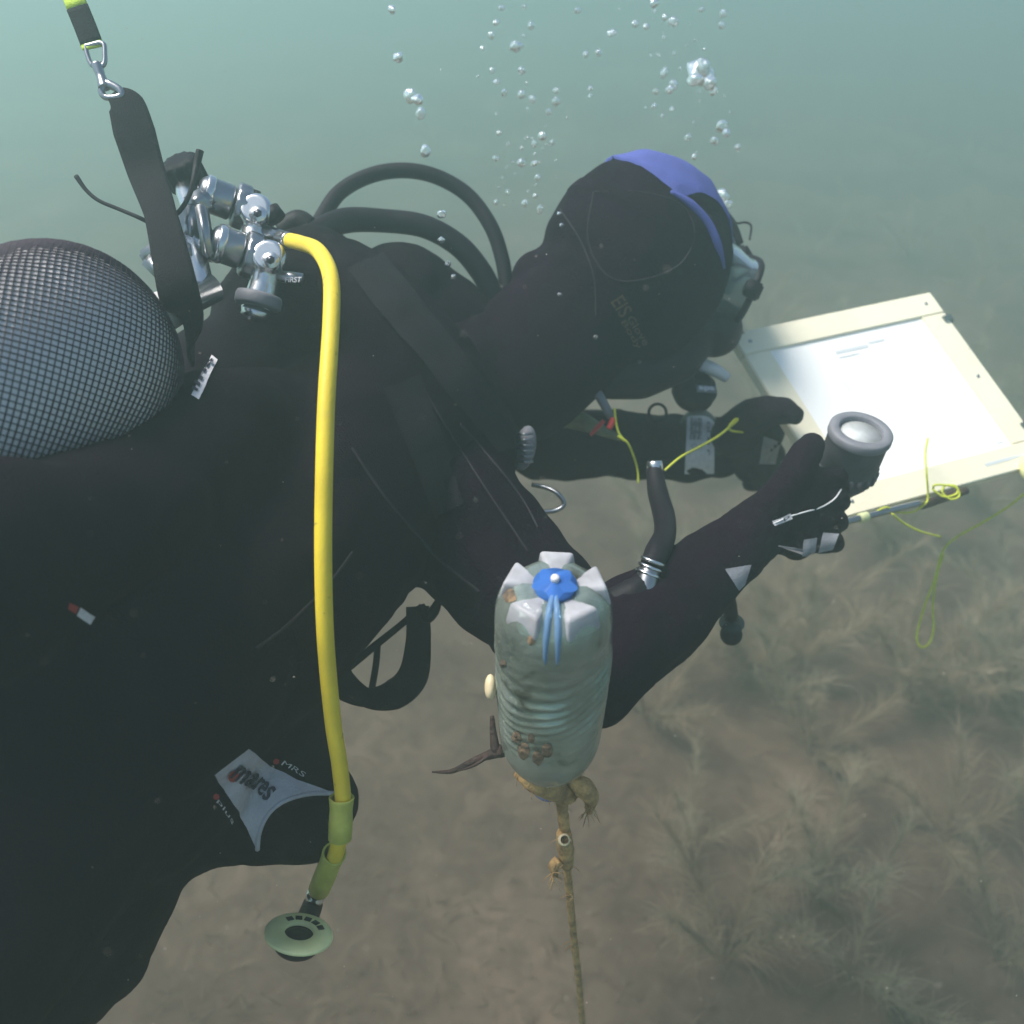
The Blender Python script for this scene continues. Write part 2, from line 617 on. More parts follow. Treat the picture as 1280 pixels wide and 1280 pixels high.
patch(gl_bvh, quad((964, 652), (987, 641), (990, 648), (967, 658)), 5, 2, .0018).build('zip_tag', M['label'], rglove)
lettering('zip', lambda u, v: hit(gl_bvh, 967 + 20 * u - 2 * v, 657 - 9 * u - 6 * v, .0026), 'lettering', M['print_dark'], rglove)
# grey pads of the curled finger ends under the fist
for q in ([(1004, 674), (1020, 672), (1018, 696), (1002, 694)], [(1028, 666), (1048, 668), (1040, 686), (1022, 690)]):
    patch(gl_bvh, quad(*q), 5, 6, .0016).build('finger_pad', M['glove_grey'], rglove)
patch(bvh_of(body_me, glove_me), quad((905, 712), (938, 706), (930, 730), (922, 738)), 5, 5, .0016).build('cuff_pad', M['glove_grey'], rglove)

# left hand laid over the near edge of the board
g = MB()
g.chain([(l_wr - (l_wr - l_el).normalized() * .05, .040), (l_wr, .039), (P(935, 553, 1.245), .034), (P(958, 540, 1.22), .026)])
g.chain([(P(915, 545, 1.22), .030), (P(938, 522, 1.17), .026), (P(960, 514, 1.13), .021), (P(980, 514, 1.115), .018), (P(992, 519, 1.11), .013)])        # thumb on top of the board
for i in range(4):
    y = 556 + 12 * i
    g.chain([(P(945 - 3 * i, y - 6, 1.25), .021), (P(966 - 6 * i, y + 5, 1.27), .0145), (P(972 - 6 * i, y + 12, 1.30), .013), (P(955 - 6 * i, y + 12, 1.32), .012)])
lg_me = g.merged('glove', .0036, 5, (.0015, 34, 1.2))
lgl_bvh = bvh_of(lg_me)
lglove = link('glove', lg_me, M['neoprene'], person)
lglove['label'] = 'left glove with a grey pad, thumb resting on the board'
patch(lgl_bvh, quad((955, 545), (975, 552), (968, 580), (948, 580)), 6, 6, .0016).build('finger_pad', M['glove_grey'], lglove)

# ------------------------------------------------------------------ buoyancy jacket
j = MB()
for s in (-1, 1):
    j.chain([(hips + SIDE * .08 * s + BACK * .02, .125), (hips * .5 + chest * .5 + SIDE * .09 * s + BACK * .02, .125), (chest + SIDE * .07 * s + BACK * .06 - H * .02, .115)])
j.chain([(chest + SIDE * .05 + BACK * .08, .11), (chest - SIDE * .07 + BACK * .11 + H * .02, .115)])
j.chain([(hips + SIDE * .10 - BACK * .05, .10), (P(265, 800, .88), .11), (P(360, 680, .93), .09)])
j.chain([(P(225, 975, .82), .075), (P(372, 1005, .84), .058)])
j.chain([(P(225, 975, .82), .085), (P(120, 1010, .78), .10), (P(40, 1130, .76), .115), (P(-120, 1260, .74), .12)])
j.chain([(P(300, 760, .90), .10), (P(295, 900, .86), .095)])
j.chain([(P(-160, 690, .52), .055), (P(-40, 672, .56), .056), (P(70, 672, .61), .055), (P(190, 632, .69), .056), (P(275, 548, .77), .06), (chest, .08)])
j.chain([(P(-40, 690, .57), .07), (P(20, 790, .68), .09), (hips, .1)])
j.chain([(P(190, 640, .70), .06), (P(200, 740, .80), .08)])
j.chain([(chest, .1), (P(500, 395, 1.08), .085), (P(560, 422, 1.1), .072)])
jk_me = j.merged('buoyancy_jacket', .0065, 8, (.008, 11, 1.4))
jacket = thing('buoyancy_jacket', hips * .5 + chest * .5, 'black buoyancy jacket with a pale printed pocket panel, on the diver', 'buoyancy vest')
all_bvh = bvh_of(body_me, jk_me)
jk_bvh = bvh_of(jk_me)
bladder = link('bladder', jk_me.copy(), M['nylon'], jacket)


def panel_px(u, v):                                    # the pale panel: wide at its upper left, pinched, flaring at the rim of the pocket
    top = [(308, 933), (335, 956), (370, 976), (418, 992)]
    bot = [(265, 966), (288, 1002), (308, 1032), (322, 1060)]
    rim = [(418, 992), (372, 998), (338, 1020), (322, 1060)]
    t = u * 3; i = min(int(t), 2); t -= i
    a = (top[i][0] * (1 - t) + top[i + 1][0] * t, top[i][1] * (1 - t) + top[i + 1][1] * t)
    c = (bot[i][0] * (1 - t) + bot[i + 1][0] * t, bot[i][1] * (1 - t) + bot[i + 1][1] * t)
    k = u ** 2 * (4 * v * (1 - v))
    x, y = a[0] * (1 - v) + c[0] * v, a[1] * (1 - v) + c[1] * v
    return x - 24 * k, y - 20 * k


panel = patch(jk_bvh, panel_px, 24, 16, .003).build('printed_panel', M['panel'], jacket)
panel['label'] = 'pale grey panel with dark lettering'
lettering('mares', lambda u, v: hit(jk_bvh, 283 + 50 * u + 13 * v, 966 + 36 * u - 16 * v, .0048), 'lettering', M['print_dark'], panel, shear=.15, bold=.03)
dot = MB()
dot.grid([[hit(jk_bvh, 289 + 7 * r * math.cos(a * math.pi / 8), 966 + 7 * r * math.sin(a * math.pi / 8), .0042) for a in range(16)] for r in (.01, .5, 1)], close_u=True)
dot.build('logo_dot', M['print_red'], panel)
for s_, x, y, dx, dy, m in (('MRS', 350, 955, 28, 18, 'label'), ('plus', 268, 1002, 20, 28, 'label')):
    lettering(s_, lambda u, v: hit(jk_bvh, x + dx * u + 4 * v, y + dy * u - 5 * v, .002), 'small_lettering', M[m], jacket)
for x, y in ((344, 951), (268, 995)):
    dm = MB(); dm.grid([[hit(jk_bvh, x + 4 * r * math.cos(a * math.pi / 5), y + 4 * r * math.sin(a * math.pi / 5), .002) for a in range(10)] for r in (.01, 1)], close_u=True)
    dm.build('logo_dot', M['print_red'], jacket)
rim = MB().tube([hit(jk_bvh, *panel_px(1, k / 8), .002) for k in range(9)], .0022, n=8, sub=3)
rim.build('pocket_rim', M['panel'], jacket)
# white maker's strip by the tank, small tag lower on the flank
patch(all_bvh, quad((265, 446), (273, 452), (248, 503), (239, 497)), 3, 8, .003).build('woven_strip', M['label'], jacket)
lettering('line', lambda u, v: hit(all_bvh, 246 + 22 * u - 6 * v, 494 - 42 * u - 4 * v, .0042), 'lettering', M['print_dark'], jacket, bold=.03)
patch(all_bvh, quad((98, 758), (116, 770), (110, 780), (93, 768)), 3, 3, .002).build('small_tag', M['label'], jacket)
patch(all_bvh, quad((84, 752), (96, 757), (92, 766), (82, 760)), 2, 2, .002).build('small_tag', M['print_red'], jacket)
# stitched seams and shoulder straps over the upper arm
for pts in ([(520, 470), (555, 530), (600, 600), (660, 690)], [(440, 560), (480, 620), (540, 690), (600, 740)], [(575, 530), (610, 570), (650, 620), (672, 660)], [(440, 690), (410, 730), (360, 780), (320, 810)]):
    MB().tube([hit(all_bvh, x, y, .0006) for x, y in dense(pts, 30)], .0013, n=6, sub=2).build('seam', M['seamtape'], jacket)
for a, b_ in (((455, 330), (640, 560)), ((500, 480), (560, 640))):
    mb = patch(all_bvh, quad((a[0] - 22, a[1] + 10), (a[0] + 22, a[1] - 10), (b_[0] + 20, b_[1] - 10), (b_[0] - 20, b_[1] + 10)), 4, 20, .005)
    mb.build('shoulder_strap', M['webbing'], jacket)
# black webbing loop hanging under the jacket
MB().tube([P(522, 758, .92), P(523, 800, .92), P(516, 845, .92), P(492, 868, .92), P(458, 872, .92), P(425, 852, .91), P(405, 820, .90)], [.012, .013, .016, .016, .010, .016, .014], n=8, flat=(.15, V(.2, .3, -1)), sub=8).build('strap_loop', M['webbing'], jacket)
MB().tube([P(528, 758, .93), P(500, 782, .93), P(470, 806, .93), P(445, 826, .92), P(425, 842, .92)], [.004, .0035, .004, .0045, .005], n=8, flat=(.25, V(.2, .3, -1))).build('strap_loop', M['webbing'], jacket)
MB().tube([P(472, 804, .93), P(470, 830, .93), P(464, 866, .925)], .0035, n=8, flat=(.25, V(.2, .3, -1))).build('strap_loop', M['webbing'], jacket)
MB().tube([P(526, 756, .92), P(533, 772, .92), P(542, 764, .92), P(548, 752, .92)], [.004, .006, .006, .004], n=8).build('strap_end', M['rubber'], jacket)
# ribbed grey buckle and steel ring on the chest edge
bk = thing  # (parts below belong to the jacket)
mb = MB()
bc = P(656, 560, 1.02)
mb.ball(bc, 1, RT * .013, UP * .026 + RT * .004, FW * .01, n=20)
bo = mb.build('buckle', M['grey'], jacket)
for i in range(6):
    y = 542 + 7 * i
    MB().tube([P(648, y, 1.008), P(657, y + 1, 1.003), P(666, y, 1.008)], .0014, n=6, sub=3).build('buckle_rib', M['satin'], bo)
MB().tube([P(665, 606, 1.03), P(684, 610, 1.025), P(698, 618, 1.02), P(705, 630, 1.02), P(695, 638, 1.02), P(678, 640, 1.02)], .0028, n=10).build('ring', M['satin'], jacket)

# ------------------------------------------------------------------ tank
TR = .0925
tank_c = P(60, 460, .70)                              # centre of the domed shoulder
TX = V(.51, .53, .67)
tank = thing('scuba_tank', tank_c, 'pale scuba tank in a black diamond net on the back of the diver', 'scuba tank')
prof = [(.001, -.60), (.06, -.60), (.085, -.59), (TR, -.565), (TR, -.3), (TR, -.1)]
for k in range(13):
    t = rad(82) * k / 12
    prof.append((TR * math.cos(t) ** .92 + .012 * k / 12, TR * 1.02 * math.sin(t)))
prof += [(.019, .100), (.017, .125)]
MB().lathe(prof, tank_c, TX, n=64).build('cylinder', M['tank'], tank)
e1 = (UP - TX * UP.dot(TX)).normalized(); e2 = TX.cross(e1)
net = MB()
pl = [(r, s) for r, s in prof if s > -.57 and s < .098]
# arc-length samples of the profile
arc = [(0.0, *pl[0])]
for (r0, s0), (r1, s1) in zip(pl, pl[1:]):
    n = max(1, int(math.hypot(r1 - r0, s1 - s0) / .007))
    for k in range(1, n + 1):
        arc.append((arc[-1][0] + math.hypot(r1 - r0, s1 - s0) / n, r0 + (r1 - r0) * k / n, s0 + (s1 - s0) * k / n))
NT = 88
for fam in (1, -1):
    for i in range(NT):
        rows = []
        for l, r, s in arc:
            th = 2 * math.pi * i / NT + fam * l / TR
            er = e1 * math.cos(th) + e2 * math.sin(th)
            et = e2 * math.cos(th) - e1 * math.sin(th)
            c = tank_c + TX * s + er * (r + .0006)
            tw = ((et * fam + TX).normalized()).cross(er)
            w = .00043 * (r / TR) ** .5
            rows.append([c - tw * w, c + er * .0016, c + tw * w])
        net.grid(rows)
nb = net.build('net', M['net'], tank)
tag(nb, kind='stuff')
# valve: neck, cross bar, knob
neck_t = tank_c + TX * .125
MB().lathe([(.0, 0), (.017, 0), (.017, .02), (.014, .022), (.014, .05), (.0, .05)], neck_t, TX, n=24).build('valve_neck', M['chrome'], tank)
vb = P(262, 308, .845)
MB().chain([(neck_t + TX * .035, .014), (P(235, 300, .835), .014), (vb, .015)]).build('valve_body', M['chrome'], tank)
for pa, pb in ((P(238, 310, .83), P(240, 258, .83)), (P(236, 262, .832), P(262, 246, .836))):
    ax = pb - pa
    MB().box((pa + pb) / 2, ax * .56, ax.cross(FW).normalized() * .0095, FW * .010, .45).build('valve_arm', M['satin'], tank)
for (a, b_) in (((252, 258), (262, 322)), ((222, 296), (180, 326)), ((184, 322), (214, 352)), ((232, 305), (238, 325))):
    pa, pb = P(*a, .815), P(*b_, .815)
    ax = (pb - pa)
    MB().box((pa + pb) / 2, ax / 2, ax.cross(FW).normalized() * (.0075 if a[0] < 230 and b_[0] < 230 else .0045), FW * .008, .4).build('valve_plate', M['satin'], tank)
kc = P(229, 214, .86)
kax = V(-.22, .62, -.75)
kn = MB().lathe([(.0, -.018), (.012, -.018), (.0165, -.017), (.0182, -.014), (.0186, -.008), (.0186, .004), (.0178, .009), (.015, .0115), (.009, .0125), (.0, .012)], kc, kax, n=132, mod=lambda t, r, s: 1 + (.075 * max(-.3, math.cos(t * 11)) if r > .0145 else 0))
kn.build('valve_knob', M['rubber'], tank)
MB().tube([kc - kax * .014, P(232, 240, .85), P(240, 262, .835)], [.012, .009, .010], n=16).build('knob_stem', M['chrome'], tank)

# ------------------------------------------------------------------ two first stages


def first_stage(a, b_, c, d, dep, label, extra):
    """a..b barrel end to body, c..d the body plate, in pixels"""
    A, B = P(*a, dep - .012), P(*b_, dep + .01)
    t = thing('regulator_first_stage', (A + B) / 2, label, 'regulator', 'chrome regulator first stages at the tank valve')
    ax = (B - A).normalized(); L = (B - A).length
    MB().lathe([(.0, 0), (.010, 0), (.0135, .002), (.0165, .006), (.017, .009), (.017, L * .62), (.0155, L * .66)], A, ax, n=36, cap=True).build('barrel', M['satin'], t)
    MB().lathe([(.003, -.0012), (.0055, -.001), (.006, .001)], A, ax, n=6, cap=True).build('end_screw', M['darkmetal'], t)
    MB().lathe([(.0175, -.002), (.0183, .0), (.0183, .004), (.0175, .006)], A + ax * (L * .16), ax, n=36).build('collar', M['chrome'], t)
    o = A + ax * (L * .68)
    MB().lathe([(.0165, 0), (.0205, .001), (.0215, .003), (.0215, .012), (.0205, .014), (.016, .015)], o, ax, n=72, mod=lambda t_, r, s: 1 + (.025 * math.copysign(1, math.sin(t_ * 12)) if r > .021 else 0)).build('turret_ring', M['satin'], t)
    MB().lathe([(.020, .015), (.020, .021), (.017, .0215)], o, ax, n=36).build('seal_ring', M['rubber'], t)
    Cc, Dd = P(*c, dep + .004), P(*d, dep + .004)
    bx = (Dd - Cc)
    lat = bx.cross(FW).normalized()
    bod = MB()
    bod.chain([(Cc, .0165), (Cc * .5 + Dd * .5, .0135), (Dd, .0155)])
    bod.lathe([(.0, -.016), (.013, -.016), (.0165, -.012), (.0165, .010), (.0, .012)], Cc, V(-.1, -.1, 1), n=32)
    body_ = link('body', bod.merged('body', .0015, 3), M['chrome'], t)
    pp = P(c[0] + 1, c[1] + 1, dep - .0145)
    MB().lathe([(.0, 0.004), (.0075, .004), (.0085, .002), (.0085, -.008)], pp, V(.1, .1, -1), n=24).build('port_plug', M['chrome'], t)
    MB().lathe([(.0, .0045), (.0042, .0045), (.0042, .003)], pp, V(.1, .1, -1), n=6).build('hex_socket', M['darkmetal'], t)
    for (q, w, r, m) in extra:
        MB().tube([P(*q, dep), P(*(w), dep)], r, n=18, sub=2).build('hose_port', M[m], t)
    return t


first_stage((247, 238), (312, 262), (322, 268), (318, 298), .86, 'chrome regulator body beside the black knob, with the yellow hose leaving it',
            [((330, 290), (356, 299), .0075, 'satin'), ((338, 262), (347, 274), .009, 'rubber')])
fs2 = first_stage((262, 300), (322, 322), (338, 326), (322, 384), .835, 'lower chrome regulator body nearest the tank, standing on a grey ring',
                  [((350, 345), (378, 349), .0055, 'satin'), ((322, 384), (317, 398), .013, 'chrome')])
MB().lathe([(.016, -.006), (.0205, -.006), (.0215, -.003), (.0215, .004), (.020, .006), (.016, .006)], P(323, 376, .83), (P(320, 390, .83) - P(326, 360, .83)).normalized(), n=40).build('clamp_ring', M['grey'], fs2)
lettering('FIRST', lambda u, v: P(356 + 20 * u + v, 353 - v * 7, .8275), 'lettering', M['label'], fs2, bold=.02)

# ------------------------------------------------------------------ breathing hoses
reg = thing('breathing_regulator', P(895, 410, 1.16), 'black breathing regulator in the mouth of the diver with an arched hose', 'regulator')
MB().tube([P(340, 300, .92), P(368, 300, .98), P(392, 288, 1.02), P(425, 240, 1.06), P(475, 216, 1.08), P(530, 216, 1.09), P(580, 240, 1.1), P(612, 280, 1.1), P(628, 325, 1.1), P(634, 370, 1.1)], .0092, n=16, sub=10).build('hose', M['rubber'], reg)
ss = MB()
ss.ball(P(893, 412, 1.16), 1, RT * .036 + UP * .006, UP * .036 - RT * .006, FW * .04, n=24)
ss.ball(P(868, 405, 1.15), 1, RT * .034, UP * .038, FW * .04, n=24)
ss.chain([(P(870, 425, 1.15), .026), (P(850, 455, 1.13), .024), (P(800, 470, 1.12), .03), (P(760, 470, 1.12), .03)])
link('second_stage', ss.merged('second_stage', .004, 6), M['rubber'], reg)
MB().tube([P(876, 456, 1.17), P(892, 462, 1.17), P(908, 472, 1.18)], [.010, .009, .007], n=14).build('exhaust_tee', M['white'], reg)

infl = thing('inflator_hose', P(500, 268, 1.05), 'thick black hose curving low over the shoulder under the thin arched hose', 'hose')
MB().tube([P(372, 302, .98), P(392, 292, 1.0), P(430, 276, 1.03), P(480, 276, 1.05), P(530, 283, 1.06), P(572, 306, 1.07), P(600, 338, 1.08), P(618, 372, 1.09)], [.012, .014, .0145, .0135, .0135, .0135, .0135, .0135], n=16, sub=10).build('hose_tube', M['rubber'], infl)
MB().tube([P(350, 290, 1.0), P(372, 278, 1.0), P(388, 285, 1.0)], [.012, .014, .012], n=16).build('hose_elbow', M['rubber'], infl)
pale = MB().tube([P(475, 288, 1.03), P(510, 293, 1.03), P(545, 302, 1.035), P(570, 318, 1.04), P(592, 348, 1.05)], [.0008, .0015, .002, .0022, .001], n=8)

# ------------------------------------------------------------------ yellow spare regulator
oc = thing('spare_regulator', P(374, 1165, .785), 'bright yellow regulator hose hanging down to a lime ringed mouthpiece', 'regulator')
hosep = [(354, 299, .845), (376, 304, .82), (398, 314, .78), (413, 345, .745), (414, 400, .72), (408, 500, .70), (405, 600, .695), (404, 700, .70), (407, 800, .715), (416, 900, .74), (425, 960, .755), (429, 1010, .765), (424, 1050, .77), (416, 1078, .795), (404, 1100, .825)]
MB().tube([P(*q) for q in hosep], .0070, n=20, sub=8).build('hose', M['yellow'], oc)
for q in ((hosep[0], hosep[1]), (hosep[-2], hosep[-1])):
    fa, fb = P(*q[0]), P(*q[1])
    if q[0] is hosep[0]:
        MB().lathe([(.0055, -.008), (.0072, -.007), (.0078, -.003), (.0078, .004), (.0074, .008), (.0078, .009), (.0076, .013)], fa, fb - fa, n=24).build('ferrule', M['satin'], oc)
for a, b_ in (((427, 996, .763), (425, 1050, .769)), ((418, 1066, .788), (399, 1112, .832))):
    pa, pb = P(*a), P(*b_)
    L = (pb - pa).length
    MB().lathe([(.0088, .001), (.0105, 0), (.011, .001), (.0105, .004), (.0098, L * .3), (.0104, L * .6), (.0102, L - .001), (.0088, L)], pa, pb - pa, n=24, cap=False).build('hose_sleeve', M['lime'], oc)
MB().lathe([(.0, 0), (.007, 0), (.0085, .002), (.0085, .007), (.007, .008), (.007, .012), (.009, .013), (.009, .02), (.0, .02)], P(399, 1110, .832), P(391, 1128, .85) - P(399, 1110, .832), n=24).build('swivel', M['chrome'], oc)
pax = V(.2, .97, -.10)
pc = P(374, 1165, .775)
sb = MB()
sb.lathe([(.001, -.020), (.012, -.020), (.018, -.016), (.022, -.010), (.023, -.005), (.001, -.004)], pc, pax, n=36)
sb.chain([(P(391, 1131, .855), .010), (pc - pax * .014, .011)])
link('second_stage', sb.merged('second_stage', .002, 4), M['rubber'], oc)
ring = MB().lathe([(.0125, -.002), (.0125, .0004), (.0135, .0010), (.0226, .0008), (.0290, .0000), (.0298, -.0012), (.0298, -.003), (.026, -.004)], pc, pax, n=64, cap=False)
ro = ring.build('purge_ring', M['limepl'], oc)
MB().lathe([(.0, -.001), (.007, -.0015), (.0123, -.003), (.0123, -.006)], pc, pax, n=36).build('purge_button', M['rubber'], oc)
q1 = (FW - pax * FW.dot(pax)).normalized(); q2 = q1.cross(pax)
for i in range(5):
    a = rad(-52 + 24 * i + 12)
    er = q1 * math.cos(a) + q2 * math.sin(a); et = q2 * math.cos(a) - q1 * math.sin(a)
    MB().box(pc + er * .0195 + pax * .0010, er * .0028, et * .0030, pax * .0004, .3).build('vent_slot', M['rubber'], ro)

# ------------------------------------------------------------------ lift strap, snap hook and cable ties
ls = thing('lift_strap', P(160, 130, .80), 'black strap clipped by a steel snap hook to a yellow line', 'strap')
vw = V(.1, .1, -1)
MB().tube([P(72, -60, .80), P(84, -25, .80), P(97, 10, .80)], .0095, n=8, flat=(.14, vw), sub=4).build('line_webbing', M['hiviz'], ls)
MB().tube([P(96.5, 9, .80), P(106, 32, .80), P(114, 53, .80)], .0098, n=8, flat=(.17, vw), sub=4).build('black_band', M['webbing'], ls)
MB().tube([P(113.6, 52, .80), P(116, 60, .80)], .0095, n=8, flat=(.14, vw), sub=4).build('line_webbing', M['hiviz'], ls)
rp_ = [P(x, y, .80) for x, y in ((107, 58), (128, 54), (131, 68), (130, 80), (122, 84), (114, 80), (109, 68), (107, 58))]
MB().tube(rp_, .0022, n=10, sub=6, cap=False).build('swivel_ring', M['satin'], ls)
MB().tube([P(121, 80, .80), P(126, 95, .80), P(131, 110, .80)], [.0052, .004, .0058], n=16).build('hook_shank', M['satin'], ls)
MB().tube([P(130, 106, .80), P(127, 114, .80), P(131, 121, .80), P(142, 122, .80), P(152, 119, .80), P(149, 112, .80), P(138, 106, .80), P(130, 103, .80)], [.0036, .0032, .0028, .0028, .0032, .0036, .004, .0036], n=12, sub=6).build('hook_bow', M['satin'], ls)
MB().tube([P(143, 116, .80), P(158, 132, .80), P(168, 165, .80), P(183, 215, .80), P(200, 265, .77), P(212, 315, .75), P(222, 360, .745), P(232, 400, .77), P(240, 440, .86)], [.008, .0165, .0185, .0168, .014, .0155, .017, .017, .015], n=10, flat=(.18, vw), sub=8).build('strap_sleeve', M['webbing'], ls)
tie = MB().tube([P(95, 220, .80), P(108, 238, .80), P(124, 251, .80), P(150, 262, .80), P(178, 274, .80), P(200, 287, .81)], [.0022, .0018, .0018, .0018, .002, .002], n=8).build('cable_tie', M['rubber'], loc=P(190, 280, .8))
tag(tie, 'black cable tie tail sticking out left of the black strap', 'cable tie')
tie = MB().tube([P(250, 188, .82), P(246, 206, .82), P(242, 225, .815), P(236, 245, .815), P(226, 262, .815), P(215, 272, .815)], [.0036, .0034, .0024, .0022, .0022, .0022], n=8).build('cable_tie', M['rubber'], loc=P(236, 245, .8))
tag(tie, 'black cable tie bent upright in front of the ribbed knob', 'cable tie')

# ------------------------------------------------------------------ diving mask
mk = thing('diving_mask', head_c + HF * .12, 'diving mask with clear skirt strapped round the hooded head', 'mask')
fc = head_c + HF * .125 + HU * .02


def oval(k, wid, hei, off, n=40):
    out = []
    for i in range(n):
        t = 2 * math.pi * i / n
        a = math.cos(t); c = math.sin(t)
        out.append(fc + HS * (wid * math.copysign(abs(a) ** .75, a)) + HU * (hei * math.copysign(abs(c) ** .75, c)) + HF * (off - .018 * a * a))
    return out


sk_ = MB()
sk_.grid([oval(0, .072, .055, -.045), oval(0, .078, .052, -.02), oval(0, .076, .046, .004), oval(0, .079, .048, .012)], close_u=True)
sk_.build('skirt', M['clear'], mk)
fr = MB(); o_ = oval(0, .079, .048, .016)
fr.tube(o_ + o_[:1], .0045, n=10, sub=2)
fo = fr.build('frame', M['rubber'], mk)
ln = MB(); rows = [[fc + HF * .016 + (p - fc - HF * .016) * k for p in o_] for k in (.02, .5, .98)]
ln.grid(rows, close_u=True)
ln.build('lens', M['lens'], mk)
for s in (-1, 1):
    bc = fc + HS * (.088 * s) - HF * .01
    MB().box(bc, HF * .012, HU * .011, HS * .006, .5).build('buckle', M['rubber'], mk)
st = []
for k in range(41):
    a = rad(20 + 320 * k / 40)
    d = HF * math.cos(a) + HS * math.sin(a) * .9 + HU * (.12 + .35 * (1 - math.cos(a)) / 2)
    d.normalize()
    loc, nrm, _, _ = hood_bvh.ray_cast(head_c + d * .4, -d, 1)
    st.append((loc, d))
sm = MB()
def strap_pt(p, w):
    d_ = (p + HU * w - head_c).normalized()
    return hood_bvh.ray_cast(head_c + d_ * .4, -d_, 1)[0] + d_ * .0012


sm.grid([[strap_pt(p, w) for w in (-.009, -.006, 0, .006, .009)] for p, d in st])
sm.build('strap', M['neoprene'], mk)
bk2 = P(931, 318, 1.17)
MB().box(bk2, RT * .006 + UP * .004, UP * .010 - RT * .006, FW * .008, .5).build('side_buckle', M['rubber'], mk)
MB().tube([P(915, 272, 1.17), P(921, 279, 1.17), P(932, 278, 1.17), P(939, 283, 1.17), P(937, 300, 1.17)], .0014, n=6, sub=6).build('strap_tail', M['rubber'], mk)
MB().tube([P(896, 258, 1.17), P(906, 268, 1.17), P(917, 285, 1.17), P(925, 305, 1.17)], [.005, .006, .006, .005], n=10).build('frame_edge', M['rubber'], mk)
MB().tube([P(905, 280, 1.18), P(914, 300, 1.18), P(918, 325, 1.18), P(914, 350, 1.18), P(910, 372, 1.18)], [.003, .010, .013, .011, .006], n=14).build('skirt_fold', M['clear'], mk)

# ------------------------------------------------------------------ gauge with lettered cap, retractor hose, forearm strip
gg = thing('regulator_exhaust', P(868, 488, 1.17), 'round black cap with a small pale lettered label below the regulator', 'regulator cap')
gax = V(.25, .35, -.9)
gc_ = P(870, 486, 1.165)
MB().lathe([(.0, .014), (.014, .014), (.020, .011), (.027, .006), (.029, .0), (.029, -.012), (.024, -.02), (.0, -.02)], gc_, gax, n=48, mod=lambda t, r, s: 1 + (.03 * math.sin(t * 9) if r > .026 else 0)).build('cap_body', M['rubber'], gg)
MB().tube([gc_ - gax * .015, P(845, 470, 1.15), P(800, 465, 1.13), P(760, 450, 1.11)], [.016, .016, .017, .018], n=16).build('cap_tube', M['rubber'], gg)
gu = (UP - gax * UP.dot(gax)).normalized(); gr = gax.cross(gu) * -1
gr = gr if gr.dot(RT) > 0 else -gr
gr = (gr * .985 + gu * -.02).normalized()
lc_ = gc_ + gax * .0148 + gr * .006 - gu * .008
MB().box(lc_, gr * .0135, gu * .0048, gax * .0006, 0).build('name_label', M['grey'], gg)
lettering('aps', lambda u, v: lc_ + gr * (.022 * u - .011) + gu * (.0075 * v - .0038) + gax * .0011, 'lettering', M['label'], gg, bold=.04)

rh = thing('retractor_hose', P(825, 650, 1.0), 'dark hose with chrome ends hanging between the two arms', 'hose')
MB().lathe([(.0, 0), (.008, 0), (.0095, .002), (.0095, .012), (.008, .014), (.0, .014)], P(818, 576, 1.02), P(819, 592, 1.02) - P(818, 576, 1.02), n=24).build('end_fitting', M['chrome'], rh)
MB().tube([P(818, 588, 1.02), P(822, 615, 1.0), P(830, 645, .96), P(831, 668, .92), P(822, 690, .885), P(814, 706, .87)], [.0095, .0115, .012, .0115, .013, .011], n=20).build('hose_tube', M['rubber'], rh)
for i in range(3):
    c0 = P(816 - 3 * i, 702 + 7.5 * i, .866)
    MB().lathe([(.0105, -.0018), (.0128, -.0015), (.0132, 0), (.0128, .0015), (.0105, .0018)], c0, P(810, 720, .866) - P(818, 700, .866), n=28).build('clamp_ring', M['chrome'], rh)
MB().tube([P(812, 712, .865), P(808, 728, .863), P(806, 742, .862), P(803, 756, .862)], [.0105, .011, .012, .011], n=18).build('hose_cuff', M['satin'], rh)
MB().tube([P(806, 728, .866), P(792, 742, .862), P(768, 755, .86)], [.012, .016, .016], n=16).build('hose_end', M['rubber'], rh)

la_ = MB().chain([(l_el, .053), (l_el * .6 + l_wr * .4, .0515), (l_wr, .0445)])
arm_bvh = bvh_of(la_.mesh('tmp'))
sl = thing('forearm_strip', P(873, 553, 1.22), 'pale printed strip with figures wrapped round the left forearm', 'arm band')
ab = lambda u, v: (856 + 36 * u - 3 * v * (1 - u) + (1 - u) * 2, 523 + 67 * v)
mb = patch(arm_bvh, ab, 8, 14, .004)
mb.build('strip', M['label'], sl)
patch(arm_bvh, lambda u, v: ab(.12 + .42 * u, .04 + .36 * v), 5, 5, .0055).build('dark_field', M['grey'], sl)
for i, s_ in enumerate(('342', '741', '171', 'CUI')):
    lettering(s_, lambda u, v: hit(arm_bvh, *ab(.17 + .34 * u, .13 + .145 * i - .09 * v), .0068), 'lettering', M['label'] if i < 3 else M['grey'], sl)
lettering('oi o r', lambda u, v: hit(arm_bvh, *ab(.72 + .14 * v, .12 + .55 * u), .0062), 'lettering', M['print_dark'], sl)
MB().tube([P(852, 527, 1.22), P(858, 519, 1.2), P(870, 516, 1.19), P(884, 517, 1.2), P(893, 524, 1.22)], .0045, n=10, flat=(.4, V(0, .5, -1))).build('clear_tab', M['clear'], sl)

ring_ = MB().tube([P(822 + 11 * math.cos(k * math.pi / 6), 516 + 11 * math.sin(k * math.pi / 6), 1.15) for k in range(13)], .002, n=8, sub=3, cap=False).build('split_ring', M['rubber'], loc=P(822, 516, 1.15))
tag(ring_, 'small dark ring hanging below the hood', 'ring')

